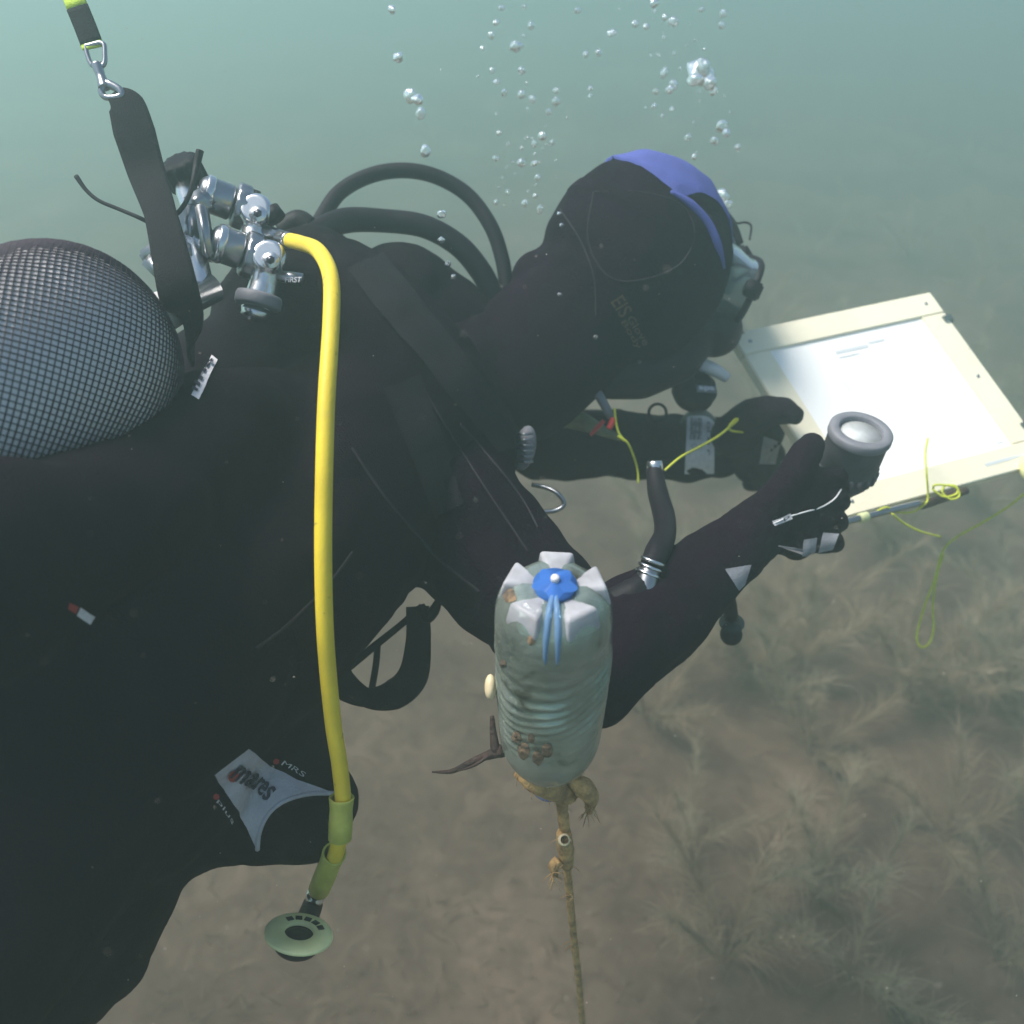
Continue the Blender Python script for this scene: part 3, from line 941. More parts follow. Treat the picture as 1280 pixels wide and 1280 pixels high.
# olive pouch behind the chest, marker with red tips, lime cords
po = MB().tube([P(655, 512, 1.18), P(680, 510, 1.17), P(715, 522, 1.16), P(748, 536, 1.15), P(776, 548, 1.15)], [.020, .022, .015, .008, .004], n=18).build('pouch', M['olive'], loc=P(700, 515, 1.17))
tag(po, 'olive green pouch tapering from the chest to a lime cord', 'pouch')
mp = thing('marker_pen', P(750, 500, 1.10), 'grey pen with an orange end hanging under the hood', 'pen')
MB().tube([P(737, 474, 1.085), P(752, 500, 1.085), P(764, 522, 1.09)], [.0062, .0058, .005], n=14, sub=4).build('barrel', M['grey'], mp)
MB().tube([P(733, 467, 1.085), P(738, 476, 1.085)], [.0052, .0066], n=14, sub=2).build('end_cap', M['brownrope'], mp)
rd = thing('red_clip', P(755, 533, 1.09), 'two red plastic ends tied with lime cord under the pen', 'clip')
MB().tube([P(738, 544, 1.09), P(747, 534, 1.09), P(755, 526, 1.09)], [.002, .003, .0028], n=8).build('clip_arm', M['red'], rd)
MB().tube([P(761, 536, 1.08), P(765, 528, 1.08), P(766, 522, 1.08)], [.0035, .0042, .003], n=8).build('clip_arm', M['red'], rd)


def cord(pts, r, label, parts=None):
    ps = [P(*q) for q in pts]
    o = MB().tube(ps, r, n=8, sub=8).build('cord', M['cord'], loc=ps[0])
    return tag(o, label, 'cord')


cord([(768, 510, 1.08), (770, 528, 1.08), (774, 542, 1.08), (781, 551, 1.08), (772, 545, 1.08), (784, 553, 1.08), (792, 570, 1.09), (797, 588, 1.1), (798, 604, 1.1)], .0014, 'lime cord knotted beside the red clip')
cord([(831, 588, 1.05), (850, 572, 1.06), (872, 560, 1.13), (895, 547, 1.14), (912, 534, 1.15), (922, 525, 1.15), (918, 525, 1.15), (911, 536, 1.15), (925, 540, 1.16), (950, 538, 1.17)], .0015, 'lime cord crossing the left forearm with a small loop')

# ------------------------------------------------------------------ the drawing board
BD = [P(912, 420, 1.20), P(1160, 368, 1.2742), P(1312, 578, 1.1883), P(1055, 648, 1.1141)]
ctr = sum(BD, Vector()) / 4
U1 = (BD[1] - BD[0]); V1 = (BD[3] - BD[0])
BN = V1.cross(U1).normalized()
BN = BN if BN.z > 0 else -BN
bp = lambda u, v, h=0.0: BD[0] + U1 * u + V1 * v + BN * h
dr = thing('drawing_board', ctr, 'white drawing board in a cream frame held by the diver', 'board')


def slab(u0, u1, v0, v1, h0, h1, name, m, parent, bev=.15):
    c = bp((u0 + u1) / 2, (v0 + v1) / 2, (h0 + h1) / 2)
    return MB().box(c, U1 * (u1 - u0) / 2, V1 * (v1 - v0) / 2, BN * (h1 - h0) / 2, bev).build(name, m, parent, smooth=False)


slab(.004, .996, .004, .996, -.012, -.002, 'backing', M['cream'], dr)
W1, W2 = .12, .125
slab(0, 1, 0, W2, -.0118, .006, 'frame_rail', M['cream'], dr)
slab(0, 1, 1 - W2, 1, -.0118, .006, 'frame_rail', M['cream'], dr)
slab(0, W1, W2 + .001, .999 - W2, -.0116, .0056, 'frame_rail', M['cream'], dr)
slab(1 - W1, 1, W2 + .001, .999 - W2, -.0116, .0056, 'frame_rail', M['cream'], dr)
sh = slab(W1 - .004, 1 - W1 + .004, W2 - .004, 1 - W2 + .004, -.002, .002, 'sheet', M['sheet'], dr, 0)
for (u, v, w, h_) in ((.40, .20, .16, .018), (.57, .19, .08, .012), (.40, .235, .10, .008), (.86, .66, .004, .05), (.855, .74, .006, .035), (.82, .845, .04, .004), (.30, .56, .03, .004), (.62, .60, .006, .006), (.35, .36, .004, .06)):
    slab(u, u + w, v, v + h_, .0022, .0026, 'pencil_mark', M['faint'], sh, 0)
slab(.70, 1.0, .93, .945, .0062, .0064, 'pencil_mark', M['faint'], dr, 0)
for (u, v) in ((.985, .165), (.99, .80)):
    slab(u - .03, u + .035, v - .028, v + .028, -.0145, .0095, 'edge_clip', M['clear'], dr, .5)
slab(1.002, 1.012, .40, .62, -.010, .0, 'edge_clip', M['brownrope'], dr, .5)
slab(.02, .055, -.004, .015, .0045, .008, 'edge_clip', M['olive'], dr, .4)
for u in (.06, .94):
    for v in (.06, .5, .94):
        c = bp(u, v, .006)
        MB().lathe([(.0, .0012), (.0022, .0011), (.0027, .0003), (.0027, -.001)], c, BN, n=14).build('screw', M['satin'], dr)
pr_ = thing('pencil', P(1120, 634, 1.12), 'grey pencil lying along the lower edge of the drawing board', 'pencil')
pa, pb = P(1050, 654, 1.085), P(1156, 627, 1.12)
MB().lathe([(.0, 0), (.0038, 0), (.0042, .004), (.0042, (pb - pa).length - .012), (.0014, (pb - pa).length), (.0, (pb - pa).length)], pa, pb - pa, n=12).build('barrel', M['satin'], pr_)
MB().lathe([(.0044, 0), (.0062, .001), (.0062, .012), (.0044, .013)], P(1074, 648, 1.093), pb - pa, n=12).build('grip', M['limepl'], pr_)
stub = MB().tube([P(1152, 632, 1.13), P(1180, 622, 1.14), P(1208, 613, 1.15)], [.0055, .006, .005], n=12).build('crayon', M['twig'], loc=P(1180, 622, 1.14))
tag(stub, 'dark red brown crayon tied under the corner of the board', 'crayon')
cord([(1096, 639, 1.10), (1108, 634, 1.10), (1120, 640, 1.11), (1140, 640, 1.12), (1156, 630, 1.12), (1160, 620, 1.12), (1158, 590, 1.11), (1157, 565, 1.12), (1160, 548, 1.13)], .0013, 'lime cord running up across the sheet from the pencil')
cord([(1166, 612, 1.12), (1180, 621, 1.12), (1196, 617, 1.12), (1195, 608, 1.12), (1182, 607, 1.12), (1178, 615, 1.12), (1188, 624, 1.12), (1199, 620, 1.12), (1194, 609, 1.12), (1170, 606, 1.12), (1166, 612, 1.13)], .0014, 'lime cord coiled round the crayon under the board')
cord([(1115, 642, 1.10), (1130, 654, 1.11), (1150, 664, 1.12), (1176, 671, 1.14)], .0013, 'short loose lime cord end below the pencil')
cord([(1300, 600, 1.18), (1262, 632, 1.22), (1225, 655, 1.24), (1195, 672, 1.25), (1178, 690, 1.26), (1168, 725, 1.27), (1155, 760, 1.28), (1146, 795, 1.29), (1152, 809, 1.29), (1162, 803, 1.29), (1167, 785, 1.29), (1166, 755, 1.28), (1172, 715, 1.27), (1180, 692, 1.26)], .0014, 'long lime cord looping down below the right corner of the board')
fl = MB(); fl.ball(P(1304, 584, 1.17), 1, RT * .032, UP * .026, FW * .012, n=20)
tag(fl.build('float', M['foam'], loc=P(1304, 584, 1.17)), 'pale yellow foam float at the right corner of the board', 'float')

# ------------------------------------------------------------------ torch in the right fist
to = thing('dive_torch', torch_top, 'black round dive torch standing upright in the right fist', 'torch')
tb = MB().lathe([(.0, -.15), (.014, -.15), (.0165, -.146), (.0165, -.09), (.021, -.082), (.029, -.070), (.0325, -.062), (.0325, -.005), (.0335, -.003), (.0215, -.012)], torch_top, TA, n=64)
tb.build('body', M['torch_rubber'], to)
MB().lathe([(.0235, -.010), (.0235, -.0005), (.0245, .0008), (.0325, .0005), (.0342, -.0012), (.0346, -.008), (.0338, -.010)], torch_top, TA, n=64, cap=False).build('bezel', M['grey'], to)
MB().lathe([(.0, -.006), (.0234, -.006), (.0235, -.0055)], torch_top, TA, n=48).build('face', M['torch_face'], to)
for i in range(20):
    a = 2 * math.pi * i / 20
    ee1 = TA.orthogonal().normalized(); ee2 = TA.cross(ee1)
    er = ee1 * math.cos(a) + ee2 * math.sin(a); et = ee2 * math.cos(a) - ee1 * math.sin(a)
    MB().box(torch_top - TA * .054 + er * .0330, TA * .006, et * .0030, er * .0022, .4).build('grip_rib', M['torch_rubber'], to)

# small glass fitting hanging below the right forearm
ft = thing('hanging_fitting', P(914, 785, .98), 'small dark fitting with a glassy ring below the right forearm', 'fitting')
MB().tube([P(905, 705, .93), P(909, 735, .955), P(912, 757, .97), P(914, 772, .98)], [.006, .007, .008, .008], n=14, sub=4).build('stem', M['rubber'], ft)
MB().lathe([(.010, 0), (.0135, .001), (.014, .004), (.012, .008)], P(915, 776, .98), V(.05, -.8, .6), n=28).build('glass_ring', M['clear'], ft)
MB().ball(P(914, 793, .985), .0125).build('bulb', M['rubber'], ft)

# ------------------------------------------------------------------ the upturned bottle buoy
bt_top = P(694, 718, .655)                             # centre of its moulded foot
bt_neck = P(686, 975, .825)
BX = (bt_neck - bt_top).normalized()
BL = (bt_neck - bt_top).length
bo_ = thing('plastic_bottle', bt_neck, 'upturned clear plastic bottle with a blue star foot floating on a rope', 'bottle')
bm_pet = mat('bottle_plastic', (.40, .50, .46), .15, metal=.4, trans=.6, ior=1.2, bump=.9, bscale=42)
bn = bm_pet.node_tree
pb_ = bn.nodes['Principled BSDF']
tcx = bn.nodes.new('ShaderNodeTexCoord')
nz = bn.nodes.new('ShaderNodeTexNoise'); nz.inputs['Scale'].default_value = 26; nz.inputs['Detail'].default_value = 8; nz.inputs['Distortion'].default_value = .8
rz = bn.nodes.new('ShaderNodeValToRGB')
rz.color_ramp.elements[0].position = .30; rz.color_ramp.elements[0].color = (.10, .085, .06, 1)
rz.color_ramp.elements[1].position = .42; rz.color_ramp.elements[1].color = (.40, .47, .41, 1)
e = rz.color_ramp.elements.new(.70); e.color = (.56, .63, .59, 1)
bn.links.new(tcx.outputs['Object'], nz.inputs['Vector']); bn.links.new(nz.outputs['Fac'], rz.inputs['Fac']); bn.links.new(rz.outputs['Color'], pb_.inputs['Base Color'])
BR = .0455
bprof = [(.001, .0145), (BR * .3, .0140)]
for k in range(9):
    t = k / 8
    bprof.append((BR * (.55 + .45 * math.sin(t * math.pi / 2)), .012 + .030 * (1 - math.cos(t * math.pi / 2))))
k = .044
while k < BL - .085:
    bprof.append((BR, k))
    k += .0016
for t in range(13):
    a = t / 12
    bprof.append((BR * (1 - a ** 2.1 * .68), BL - .083 + .066 * a))
bprof += [(.0135, BL - .012), (.0135, BL)]
def tw(t, r, s):
    q = Vector((math.cos(t), math.sin(t), s * 14))
    ph = s + .018 * noise.noise(q * .9 + Vector((0, 0, 3))) + .017 * math.sin(t + .6)
    band = max(0, min(1, (s - .06) / .02)) * max(0, min(1, (BL - .085 - s) / .02))
    rib = (.020 + .034 * noise.noise(q * 1.6)) * math.sin(2 * math.pi * ph / .0105) * band
    lobe = -.05 * (1 - math.cos(5 * (t - rad(4)))) * max(0, 1 - s / .05)
    return 1 + rib + lobe +   .06 * noise.noise(q * .6 + Vector((5, 1, 0))) * min(1, s * 12)


shell_ = MB().lathe(bprof, bt_top, BX, n=64, cap=False, mod=tw)
shell_.build('shell', bm_pet, bo_)
footmat = mat('bottle_foot', (.72, .71, .77), .22, trans=.45, ior=1.2, var=.35, scale=45, bump=.2, bscale=90)
groovem = mat('bottle_groove', (.24, .42, .70), .2, trans=.5, ior=1.2)
bluem = mat('bottle_blue', (.06, .20, .62), .2, trans=.4, ior=1.2)
f1 = (UP - BX * UP.dot(BX)).normalized(); f2 = BX.cross(f1)
if f2.dot(RT) < 0:
    f2 = -f2
for i in range(5):
    a = 2 * math.pi * i / 5 + rad(4)
    er = f1 * math.cos(a) + f2 * math.sin(a); et = f2 * math.cos(a) - f1 * math.sin(a)
    o_ = bt_top + er * .0245 + BX * .0105
    bm = bmesh.new()
    quadv = []
    for hz_ in (0, 1):
        for (x, y) in ((-.013, .0045), (.0120, .0138), (.0120, -.0138), (-.013, -.0045)):
            k_ = 1.0 if hz_ == 0 else 1.18
            lift = (.004 if x < 0 else -.0015) if hz_ == 0 else (.013 if x < 0 else .020)
            quadv.append(bm.verts.new(o_ + er * (x + (.005 if hz_ and x > 0 else 0)) + et * y * k_ + BX * lift))
    for q in ((0, 1, 2, 3), (4, 7, 6, 5), (0, 4, 5, 1), (1, 5, 6, 2), (2, 6, 7, 3), (3, 7, 4, 0)):
        bm.faces.new([quadv[n_] for n_ in q])
    bmesh.ops.bevel(bm, geom=bm.edges[:], offset=.0036, segments=4, affect='EDGES', profile=.5)
    fme = bpy.data.meshes.new('foot'); bm.to_mesh(fme); bm.free()
    fme.polygons.foreach_set('use_smooth', [True] * len(fme.polygons))
    link('foot', fme, footmat, bo_)
star = MB()
rows = []
for rr_ in (.02, .5, 1):
    rows.append([bt_top + BX * (.009 - .004 * (1 - rr_)) + (f1 * math.cos(2 * math.pi * i / 40) + f2 * math.sin(2 * math.pi * i / 40)) * (rr_ * (.0148 - .0030 * math.cos(5 * (2 * math.pi * i / 40 - rad(4))))) for i in range(40)])
star.grid(rows, close_u=True)
star.lathe([(.0165, .009), (.014, .02), (.010, .026)], bt_top, BX, n=30)
star.build('foot_centre', bluem, bo_)
MB().lathe([(.0, .002), (.0028, .002), (.0034, .0035), (.0034, .008)], bt_top, BX, n=20).build('moulding_dot', M['label'], bo_)
a = 2 * math.pi * 2.5 / 5 + rad(4)
er = f1 * math.cos(a) + f2 * math.sin(a)
et = f2 * math.cos(a) - f1 * math.sin(a)
for q in (-1, 1):
    MB().tube([bt_top + er * .011 + et * .001 * q + BX * .010, bt_top + er * .027 + et * .003 * q + BX * .0125, bt_top + er * .0385 + et * .0042 * q + BX * .024, bt_top + er * .0438 + et * .0045 * q + BX * .042, bt_top + er * .0440 + et * .004 * q + BX * .052], [.0022, .0026, .0026, .0018, .0004], n=8, sub=4).build('foot_groove', groovem, bo_)
MB().lathe([(.0, BL + .012), (.0155, BL + .012), (.016, BL + .010), (.016, BL - .006), (.014, BL - .007)], bt_top, BX, n=30).build('cap', bluem, bo_)
sb_bvh = bvh_of(shell_.mesh('tmp'))
# patches of growth stuck to the plastic
gmat2 = mat('growth', (.26, .17, .10), .9, col2=(.07, .06, .05), scale=120, bump=.8, bscale=200)
for (x, y, w) in ((637, 745, 8), (655, 938, 8), (672, 947, 7), (685, 938, 7), (664, 922, 5), (646, 922, 6), (668, 782, 8), (664, 800, 5), (728, 772, 6), (629, 830, 4), (740, 690, 5)):
    gmb = MB()
    rr0 = random.random() * 6
    gmb.grid([[hit(sb_bvh, x + w * q * math.cos(a * math.pi / 8) * (1 + .35 * noise.noise(Vector((math.cos(a * math.pi / 8) * 1.5, math.sin(a * math.pi / 8) * 1.5, rr0)))), y + w * 1.25 * q * math.sin(a * math.pi / 8) * (1 + .35 * noise.noise(Vector((rr0, math.cos(a * math.pi / 8) * 1.5, math.sin(a * math.pi / 8) * 1.5)))), .0004 + .0012 * (1 - q)) for a in range(16)] for q in (.02, .4, .75, 1)], close_u=True)
    gmb.build('growth', gmat2, bo_)
sc_ = MB().ball(P(613, 859, .735), 1, RT * .005, UP * .011, FW * .008, n=14).build('shell_piece', M['shell'], loc=P(613, 859, .735))
tag(sc_, 'pale shell stuck to the left side of the bottle', 'shell')

ro_ = thing('mooring_rope', P(728, 1280, 1.12), 'brown overgrown rope tied to the neck of the bottle', 'rope')
end = P(728, 1280, 1.10)
dirr = (end - P(705, 1040, .88)).normalized()
far = end + dirr * ((end.z + .05) / max(.2, -dirr.z))
MB().tube([P(700, 985, .835), P(703, 1010, .855), P(706, 1042, .88), P(709, 1085, .915), P(716, 1160, .98), P(724, 1230, 1.05), end, end * .5 + far * .5, far], [.0065, .0058, .0055, .0045, .0042, .0040, .0040, .004, .004], n=10, sub=10).build('strand', M['brownrope'], ro_)
for pts, rs in (([(648, 960, .80), (668, 978, .80), (692, 990, .81), (712, 985, .82)], [.005, .009, .011, .008]),
                ([(716, 972, .81), (728, 985, .81), (736, 1000, .82), (736, 1016, .83)], [.006, .010, .008, .003]),
                ([(692, 982, .815), (704, 994, .82), (716, 988, .815)], [.010, .012, .009]),
                ([(703, 1044, .87), (708, 1060, .885), (711, 1080, .90)], [.0075, .009, .006]),
                ([(700, 1072, .885), (693, 1082, .885), (694, 1096, .895)], [.005, .006, .002])):
    MB().tube([P(*q) + Vector((random.uniform(-.002, .002),) * 3) for q in pts], rs, n=12, sub=6).build('knot', M['brownrope'], ro_)
fb_ = MB()
for (x, y, d) in [(650, 962, .80), (668, 980, .80), (690, 990, .81), (722, 978, .81), (735, 1005, .82), (736, 1014, .83), (706, 1048, .87), (694, 1088, .885), (694, 1096, .895), (711, 1084, .90), (713, 1120, .94), (718, 1180, 1.0)]:
    for q in range(7):
        b0 = P(x + random.uniform(-5, 5), y + random.uniform(-4, 4), d - .004)
        dv = V(random.gauss(0, 1), random.gauss(-.5, .8), random.gauss(-.3, .5)) * random.uniform(.006, .016)
        fb_.tube([b0, b0 + dv * .6 + Vector((0, 0, .001)), b0 + dv + Vector((0, 0, -.003))], [.0007, .0005, .0002], n=4, sub=2)
tag(fb_.build('frayed_fibre', M['brownrope'], ro_), kind='stuff')
tr = MB().lathe([(.0022, 0), (.0055, .001), (.0058, .008), (.0040, .0085)], P(703, 1050, .868), V(.2, .35, -.9), n=18, cap=False).build('tube_worm', M['shell'], ro_)
tw_ = thing('twig', P(620, 940, .80), 'dark twig with fibres sticking out left of the bottle neck', 'twig')
MB().tube([P(615, 895, .79), P(617, 920, .79), P(622, 940, .79), P(640, 932, .80)], [.002, .0035, .005, .006], n=9).build('stem', M['twig'], tw_)
MB().tube([P(628, 938, .79), P(608, 945, .79), P(590, 952, .785), P(565, 964, .785), P(540, 965, .785)], [.006, .004, .003, .0022, .0008], n=9).build('stem', M['twig'], tw_)
MB().tube([P(612, 944, .788), P(592, 957, .782), P(572, 964, .782)], [.002, .0014, .0006], n=6).build('stem', M['twig'], tw_)

# ------------------------------------------------------------------ bubbles
bubm = bpy.data.materials.new('air_bubble'); bubm.use_nodes = True
bb = bubm.node_tree.nodes['Principled BSDF']
bb.inputs['Base Color'].default_value = (1, 1, 1, 1); bb.inputs['Roughness'].default_value = .16
bb.inputs['Transmission Weight'].default_value = .92; bb.inputs['IOR'].default_value = .75
bases = []
for k in range(5):
    bm = bmesh.new()
    bmesh.ops.create_icosphere(bm, subdivisions=3, radius=1)
    off = Vector((k * 5.1, k * 2.3, 1))
    for v in bm.verts:
        v.co *= 1 + .42 * noise.noise(v.co * 1.3 + off)
        v.co.z *= (.7, .95, 1.2, .8, 1.0)[k]
    me = bpy.data.meshes.new('bubble'); bm.to_mesh(me); bm.free()
    me.polygons.foreach_set('use_smooth', [True] * len(me.polygons)); me.materials.append(bubm)
    bases.append(me)
big = [(490, 12, 6), (498, 72, 7), (514, 120, 9), (522, 125, 7), (526, 142, 6), (532, 189, 8), (552, 268, 6), (627, 10, 4), (620, 28, 4), (655, 8, 3), (664, 32, 4), (614, 44, 4), (603, 60, 3), (645, 58, 8), (652, 88, 5), (615, 88, 3), (621, 102, 4), (630, 116, 4), (652, 118, 6), (666, 124, 4), (695, 113, 4), (695, 127, 5), (686, 140, 4), (678, 170, 5), (668, 180, 4), (690, 178, 3), (624, 166, 3), (620, 198, 4), (652, 204, 5), (668, 204, 4), (672, 222, 4), (656, 254, 4), (635, 240, 3), (675, 262, 4), (620, 253, 3), (669, 245, 3), (732, 68, 4), (748, 66, 4), (765, 41, 6), (738, 110, 4), (738, 120, 3), (722, 13, 5), (818, 4, 5), (794, 30, 4), (808, 33, 4), (842, 27, 7), (831, 22, 4), (877, 12, 4), (904, 17, 5), (902, 32, 4), (830, 91, 5), (838, 112, 6), (842, 106, 5), (820, 114, 4), (818, 133, 3), (828, 145, 3), (840, 136, 3), (875, 92, 17), (868, 100, 10), (888, 104, 9), (880, 84, 10), (892, 114, 5), (902, 158, 8), (908, 166, 7), (893, 176, 5), (922, 184, 4), (860, 172, 4), (868, 196, 4), (866, 218, 6), (858, 210, 3), (884, 240, 5), (903, 246, 9), (909, 256, 7), (560, 330, 4), (567, 346, 4), (552, 300, 5)]
labels = {0: 'air bubble rising in the column above the shoulder', 1: 'air bubble rising in the scattered column left of the hood', 2: 'air bubble rising from the mask in the column above the blue crown'}
extra = []
for i in range(70):
    c = random.choice(((640, 130, 45, 110), (880, 130, 40, 100), (820, 60, 60, 60), (660, 190, 40, 70)))
    extra.append((random.gauss(c[0], c[2] * .6), random.gauss(c[1], c[3] * .5), random.uniform(1.0, 2.2)))
for i, (x, y, r) in enumerate(big + extra):
    d = random.uniform(1.15, 1.45) if x > 600 else random.uniform(1.0, 1.2)
    if x > 840 and y > 150:
        d = random.uniform(1.19, 1.3)
    if y > 220 and x < 600:
        d = 1.0
    o = bpy.data.objects.new('bubble', random.choice(bases))
    C.objects.link(o)
    o.location = P(x, y, d)
    s = r / F * d * .95
    o.scale = (s * random.uniform(.8, 1.15), s, s * random.uniform(.8, 1.2))
    o.rotation_euler = (random.uniform(-.5, .5), random.uniform(-.5, .5), random.uniform(0, 6))
    k = 0 if x < 590 else 1 if x < 780 else 2
    sz = 'fine' if r < 3 else 'small' if r < 5 else 'large'
    tag(o, sz + ' ' + labels[k], 'bubble', sz + (' bubbles above the shoulder', ' bubbles left of the hood', ' bubbles above the mask')[k])
# clinging droplets on the hood
for i, (x, y) in enumerate(((744, 421), (799, 451), (700, 268), (703, 282), (700, 369))):
    o = bpy.data.objects.new('bubble', bases[3]); C.objects.link(o)
    o.location = hit(hood_bvh, x, y, .001); o.scale = (.0032,) * 3
    tag(o, 'tiny bubble clinging to the side of the hood', 'bubble', 'bubbles clinging to the hood')

# ------------------------------------------------------------------ seaweed
def leafy(name, c1, c2):
    m = bpy.data.materials.new(name); m.use_nodes = True
    t = m.node_tree; t.nodes.clear()
    out = t.nodes.new('ShaderNodeOutputMaterial'); mixs = t.nodes.new('ShaderNodeMixShader'); mixs.inputs[0].default_value = .5
    d, tl = t.nodes.new('ShaderNodeBsdfDiffuse'), t.nodes.new('ShaderNodeBsdfTranslucent')
    tc_, nz_, rp_n = t.nodes.new('ShaderNodeTexCoord'), t.nodes.new('ShaderNodeTexNoise'), t.nodes.new('ShaderNodeValToRGB')
    nz_.inputs['Scale'].default_value = 9
    rp_n.color_ramp.elements[0].color = (*c1, 1); rp_n.color_ramp.elements[1].color = (*c2, 1)
    rp_n.color_ramp.elements[0].position = .35; rp_n.color_ramp.elements[1].position = .65
    t.links.new(tc_.outputs['Object'], nz_.inputs['Vector']); t.links.new(nz_.outputs['Fac'], rp_n.inputs['Fac'])
    for q in (d, tl):
        t.links.new(rp_n.outputs['Color'], q.inputs['Color'])
    t.links.new(d.outputs[0], mixs.inputs[1]); t.links.new(tl.outputs[0], mixs.inputs[2]); t.links.new(mixs.outputs[0], out.inputs[0])
    return m


wm = [leafy('seaweed_a', (.36, .275, .20), (.52, .41, .31)), leafy('seaweed_b', (.35, .285, .21), (.50, .42, .32))]
turf_m = leafy('turf', (.17, .12, .09), (.26, .19, .14))


def plant_meshes(seed, h, n):
    rnd = random.Random(seed)
    stems, frond = MB(), MB()
    ns = 4
    for k in range(ns):
        a = 2 * math.pi * (k + rnd.random()) / ns
        lean = rnd.uniform(.25, .75)
        tip = Vector((math.cos(a) * lean * h, math.sin(a) * lean * h, h * rnd.uniform(.45, 1)))
        mid = tip * .5 + Vector((rnd.uniform(-.05, .05), rnd.uniform(-.05, .05), h * .12))
        pts = [Vector((0, 0, -.02)), mid * .5 + Vector((0, 0, .01)), mid, tip]
        stems.tube(pts, [.0016, .0014, .0011, .0006], n=5, sub=3)
        for q in range(n // ns):
            t = rnd.uniform(.1, 1)
            base = pts[0] * (1 - t) ** 2 + mid * 2 * t * (1 - t) + tip * t * t
            ln_ = h * rnd.uniform(.18, .42) * (1.15 - .5 * t)
            dv = Vector((rnd.gauss(0, .5), rnd.gauss(0, .5), rnd.uniform(.1, .9))) + tip.normalized() * .9
            dv.normalize()
            w = dv.cross(Vector((rnd.uniform(-1, 1), rnd.uniform(-1, 1), rnd.uniform(-1, 1)))).normalized() * .0009
            bend = Vector((rnd.uniform(-.3, .3), rnd.uniform(-.3, .3), -.35))
            rows = []
            for s in range(5):
                u = s / 4
                c = base + dv * (ln_ * u) + bend * (ln_ * u * u)
                ww = w * (1 - u * .75)
                rows.append([c - ww, c + ww])
            frond.grid(rows)
    return stems.mesh('stem'), frond.mesh('fronds')


variants = []
for k in range(4):
    a, b_ = plant_meshes(k + 3, .34, 900)
    for me in (a, b_):
        me.materials.append(wm[k % 2])
    variants.append((a, b_))


def on_ground(x, y):
    d = (P(x, y, 1) - CAM).normalized()
    t = -CAM.z / d.z
    q = CAM + d * t
    return Vector((q.x, q.y, ground_z(q.x, q.y)))


def seaweed(p, k, s, rz, label):
    t = thing('seaweed', p, label, 'seaweed', 'feathery seaweeds growing on the sea floor')
    for nm, me in zip(('stem', 'fronds'), variants[k % 4]):
        o = bpy.data.objects.new(nm, me); C.objects.link(o); o.parent = t
    t.scale = (s, s, s * .9); t.rotation_euler = (random.uniform(-.2, .2), random.uniform(-.2, .2), rz)
    return t


spots = [(905, 1210, 1.15, 'tall feathery seaweed to the right of the mooring rope'), (1010, 1130, 1.1, 'feathery seaweed with arching sprays in the middle of the plants'), (1170, 1060, 1.1, 'dense feathery seaweed below the looping lime cord'),
         (1060, 1230, 1.0, 'low feathery seaweed at the bottom of the picture'), (1240, 1220, 1.1, 'feathery seaweed in the lower right corner, brightest of all'), (1260, 1010, 1.0, 'feathery seaweed at the right edge below the float'),
         (1010, 950, 1.1, 'feathery seaweed below the right forearm'), (860, 1060, .8, 'small feathery seaweed beside the knot of the rope'), (1130, 900, 1.0, 'feathery seaweed just below the hanging cord loop'), (1230, 860, 1.0, 'feathery seaweed right of the hanging cord loop')]
for i, (x, y, s, lb) in enumerate(spots):
    seaweed(on_ground(x, y), i, s, random.uniform(0, 6.3), lb)
rnd = random.Random(5)
n = 0
groups_far = set()
while n < 44:
    x, y = rnd.uniform(-2.5, 5.5), rnd.uniform(1.6, 8)
    dz = y * math.cos(PITCH) + 2 * math.sin(PITCH)
    px, py = 640 + F * x / dz, 640 - F * (y * math.sin(PITCH) - 2 * math.cos(PITCH)) / dz
    if px < 460 or px > 1310 or py > 1300 or (py > 330 and px < 780) or (px < 930 and 210 < py < 700):
        continue
    if (py < 420 and rnd.random() < .85) or (py < 820 and rnd.random() < .55):
        continue
    lb = ('dim seaweed far off above the drawing board' if px > 900 and py < 400 else 'dim seaweed far off behind the rising bubbles' if py < 400 else
          'soft feathery seaweed under the hanging lime cord' if py < 850 else 'pale feathery seaweed on the near floor right of the rope')
    o = seaweed(Vector((x, y, ground_z(x, y))), rnd.randrange(4), rnd.uniform(.8, 1.5), rnd.uniform(0, 6.3), lb)
    o['group'] = lb.replace('seaweed', 'seaweeds')
    n += 1
fz = MB()
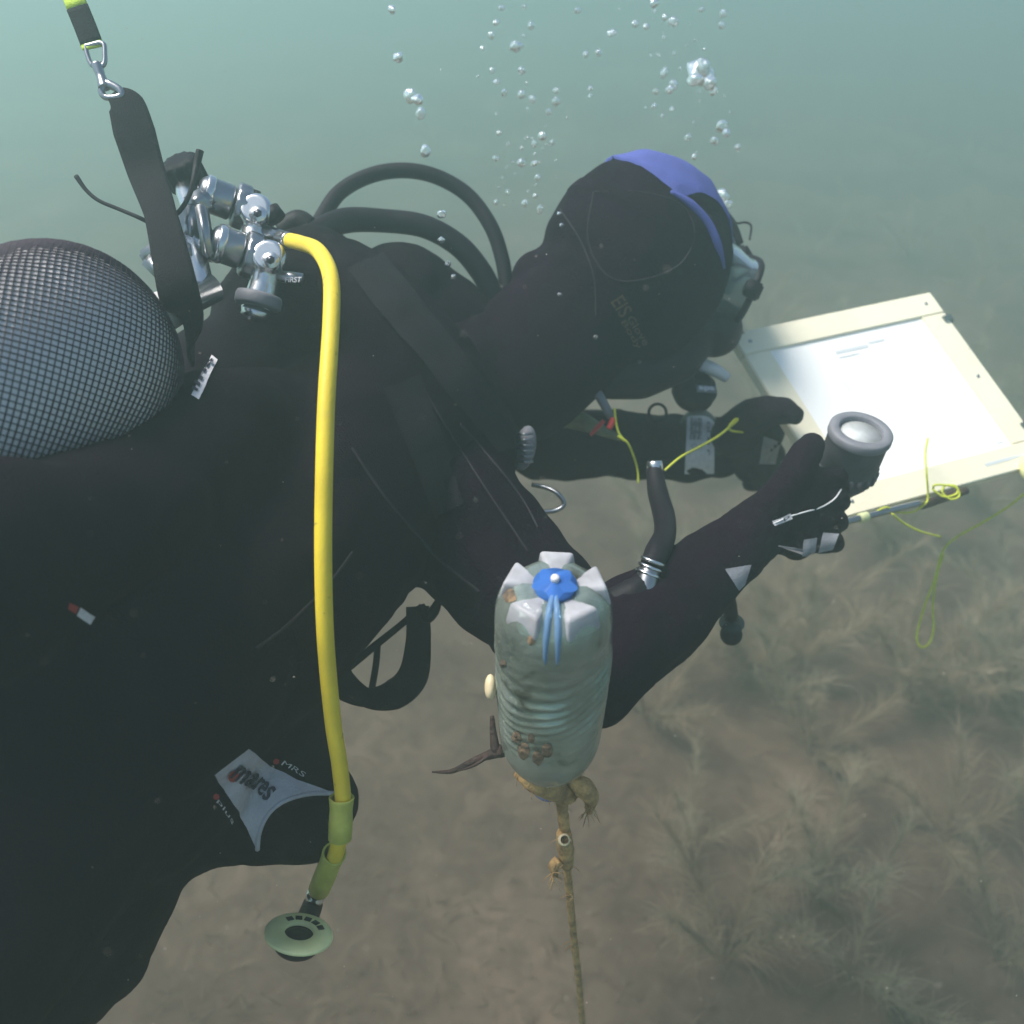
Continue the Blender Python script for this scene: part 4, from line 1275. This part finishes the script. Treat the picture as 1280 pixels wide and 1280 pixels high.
for i in range(16000):
    y = .3 + 11 * rnd.random() ** 1.3
    x = rnd.uniform(-1, 1) * (1.6 + y * .75)
    z = ground_z(x, y)
    hgt = rnd.uniform(.02, .075) * (.5 + .9 * max(0, noise.noise(Vector((x, y, 4)) * 1.3) + .4))
    a = rnd.uniform(0, 6.3)
    w = Vector((math.cos(a), math.sin(a), 0)) * .0016
    t = Vector((rnd.gauss(0, .6), rnd.gauss(0, .6), .55)).normalized() * hgt
    p = Vector((x, y, z - .004))
    fz.add([p - w, p + w, p + t * .6 + w * .7, p + t * .6 - w * .7, p + t * 1.1 + Vector((t.x, t.y, -t.z)) * .2], [(0, 1, 2, 3), (3, 2, 4)])
tag(fz.build('algae_turf', turf_m), kind='stuff', label='short brown algae covering the sea floor')
# drifting specks in the water
sp = MB()
for i in range(1300):
    d = rnd.uniform(.35, 2.2)
    x, y = rnd.uniform(-60, 1340), rnd.uniform(-60, 1340)
    r = rnd.uniform(.00026, .0008) * (.5 + d * .35)
    c = P(x, y, d)
    sp.add([c + Vector((r, 0, 0)), c - Vector((r, 0, 0)), c + Vector((0, r, 0)), c - Vector((0, r, 0)), c + Vector((0, 0, r)), c - Vector((0, 0, r))], [(0, 2, 4), (2, 1, 4), (1, 3, 4), (3, 0, 4), (2, 0, 5), (1, 2, 5), (3, 1, 5), (0, 3, 5)])
tag(sp.build('drifting_specks', mat('speck', (.55, .5, .42), .8), smooth=False), kind='stuff', label='fine specks drifting in the water')

# ------------------------------------------------------------------ the water itself: even haze
hz = MB().box(Vector((0, 0, .42)), RT * 83, Vector((0, 83, 0)), Vector((0, 0, 1.88)))
hm = bpy.data.materials.new('water_haze'); hm.use_nodes = True
hn = hm.node_tree; hn.nodes.clear()
ho = hn.nodes.new('ShaderNodeOutputMaterial'); hv = hn.nodes.new('ShaderNodeVolumePrincipled')
hn.links.new(hv.outputs[0], ho.inputs['Volume'])
hv.inputs['Color'].default_value = (.585, .79, .74, 1)
hv.inputs['Density'].default_value = .20
hv.inputs['Anisotropy'].default_value = .6
tag(hz.build('haze', hm, smooth=False), kind='stuff', label='green water fading everything far away')
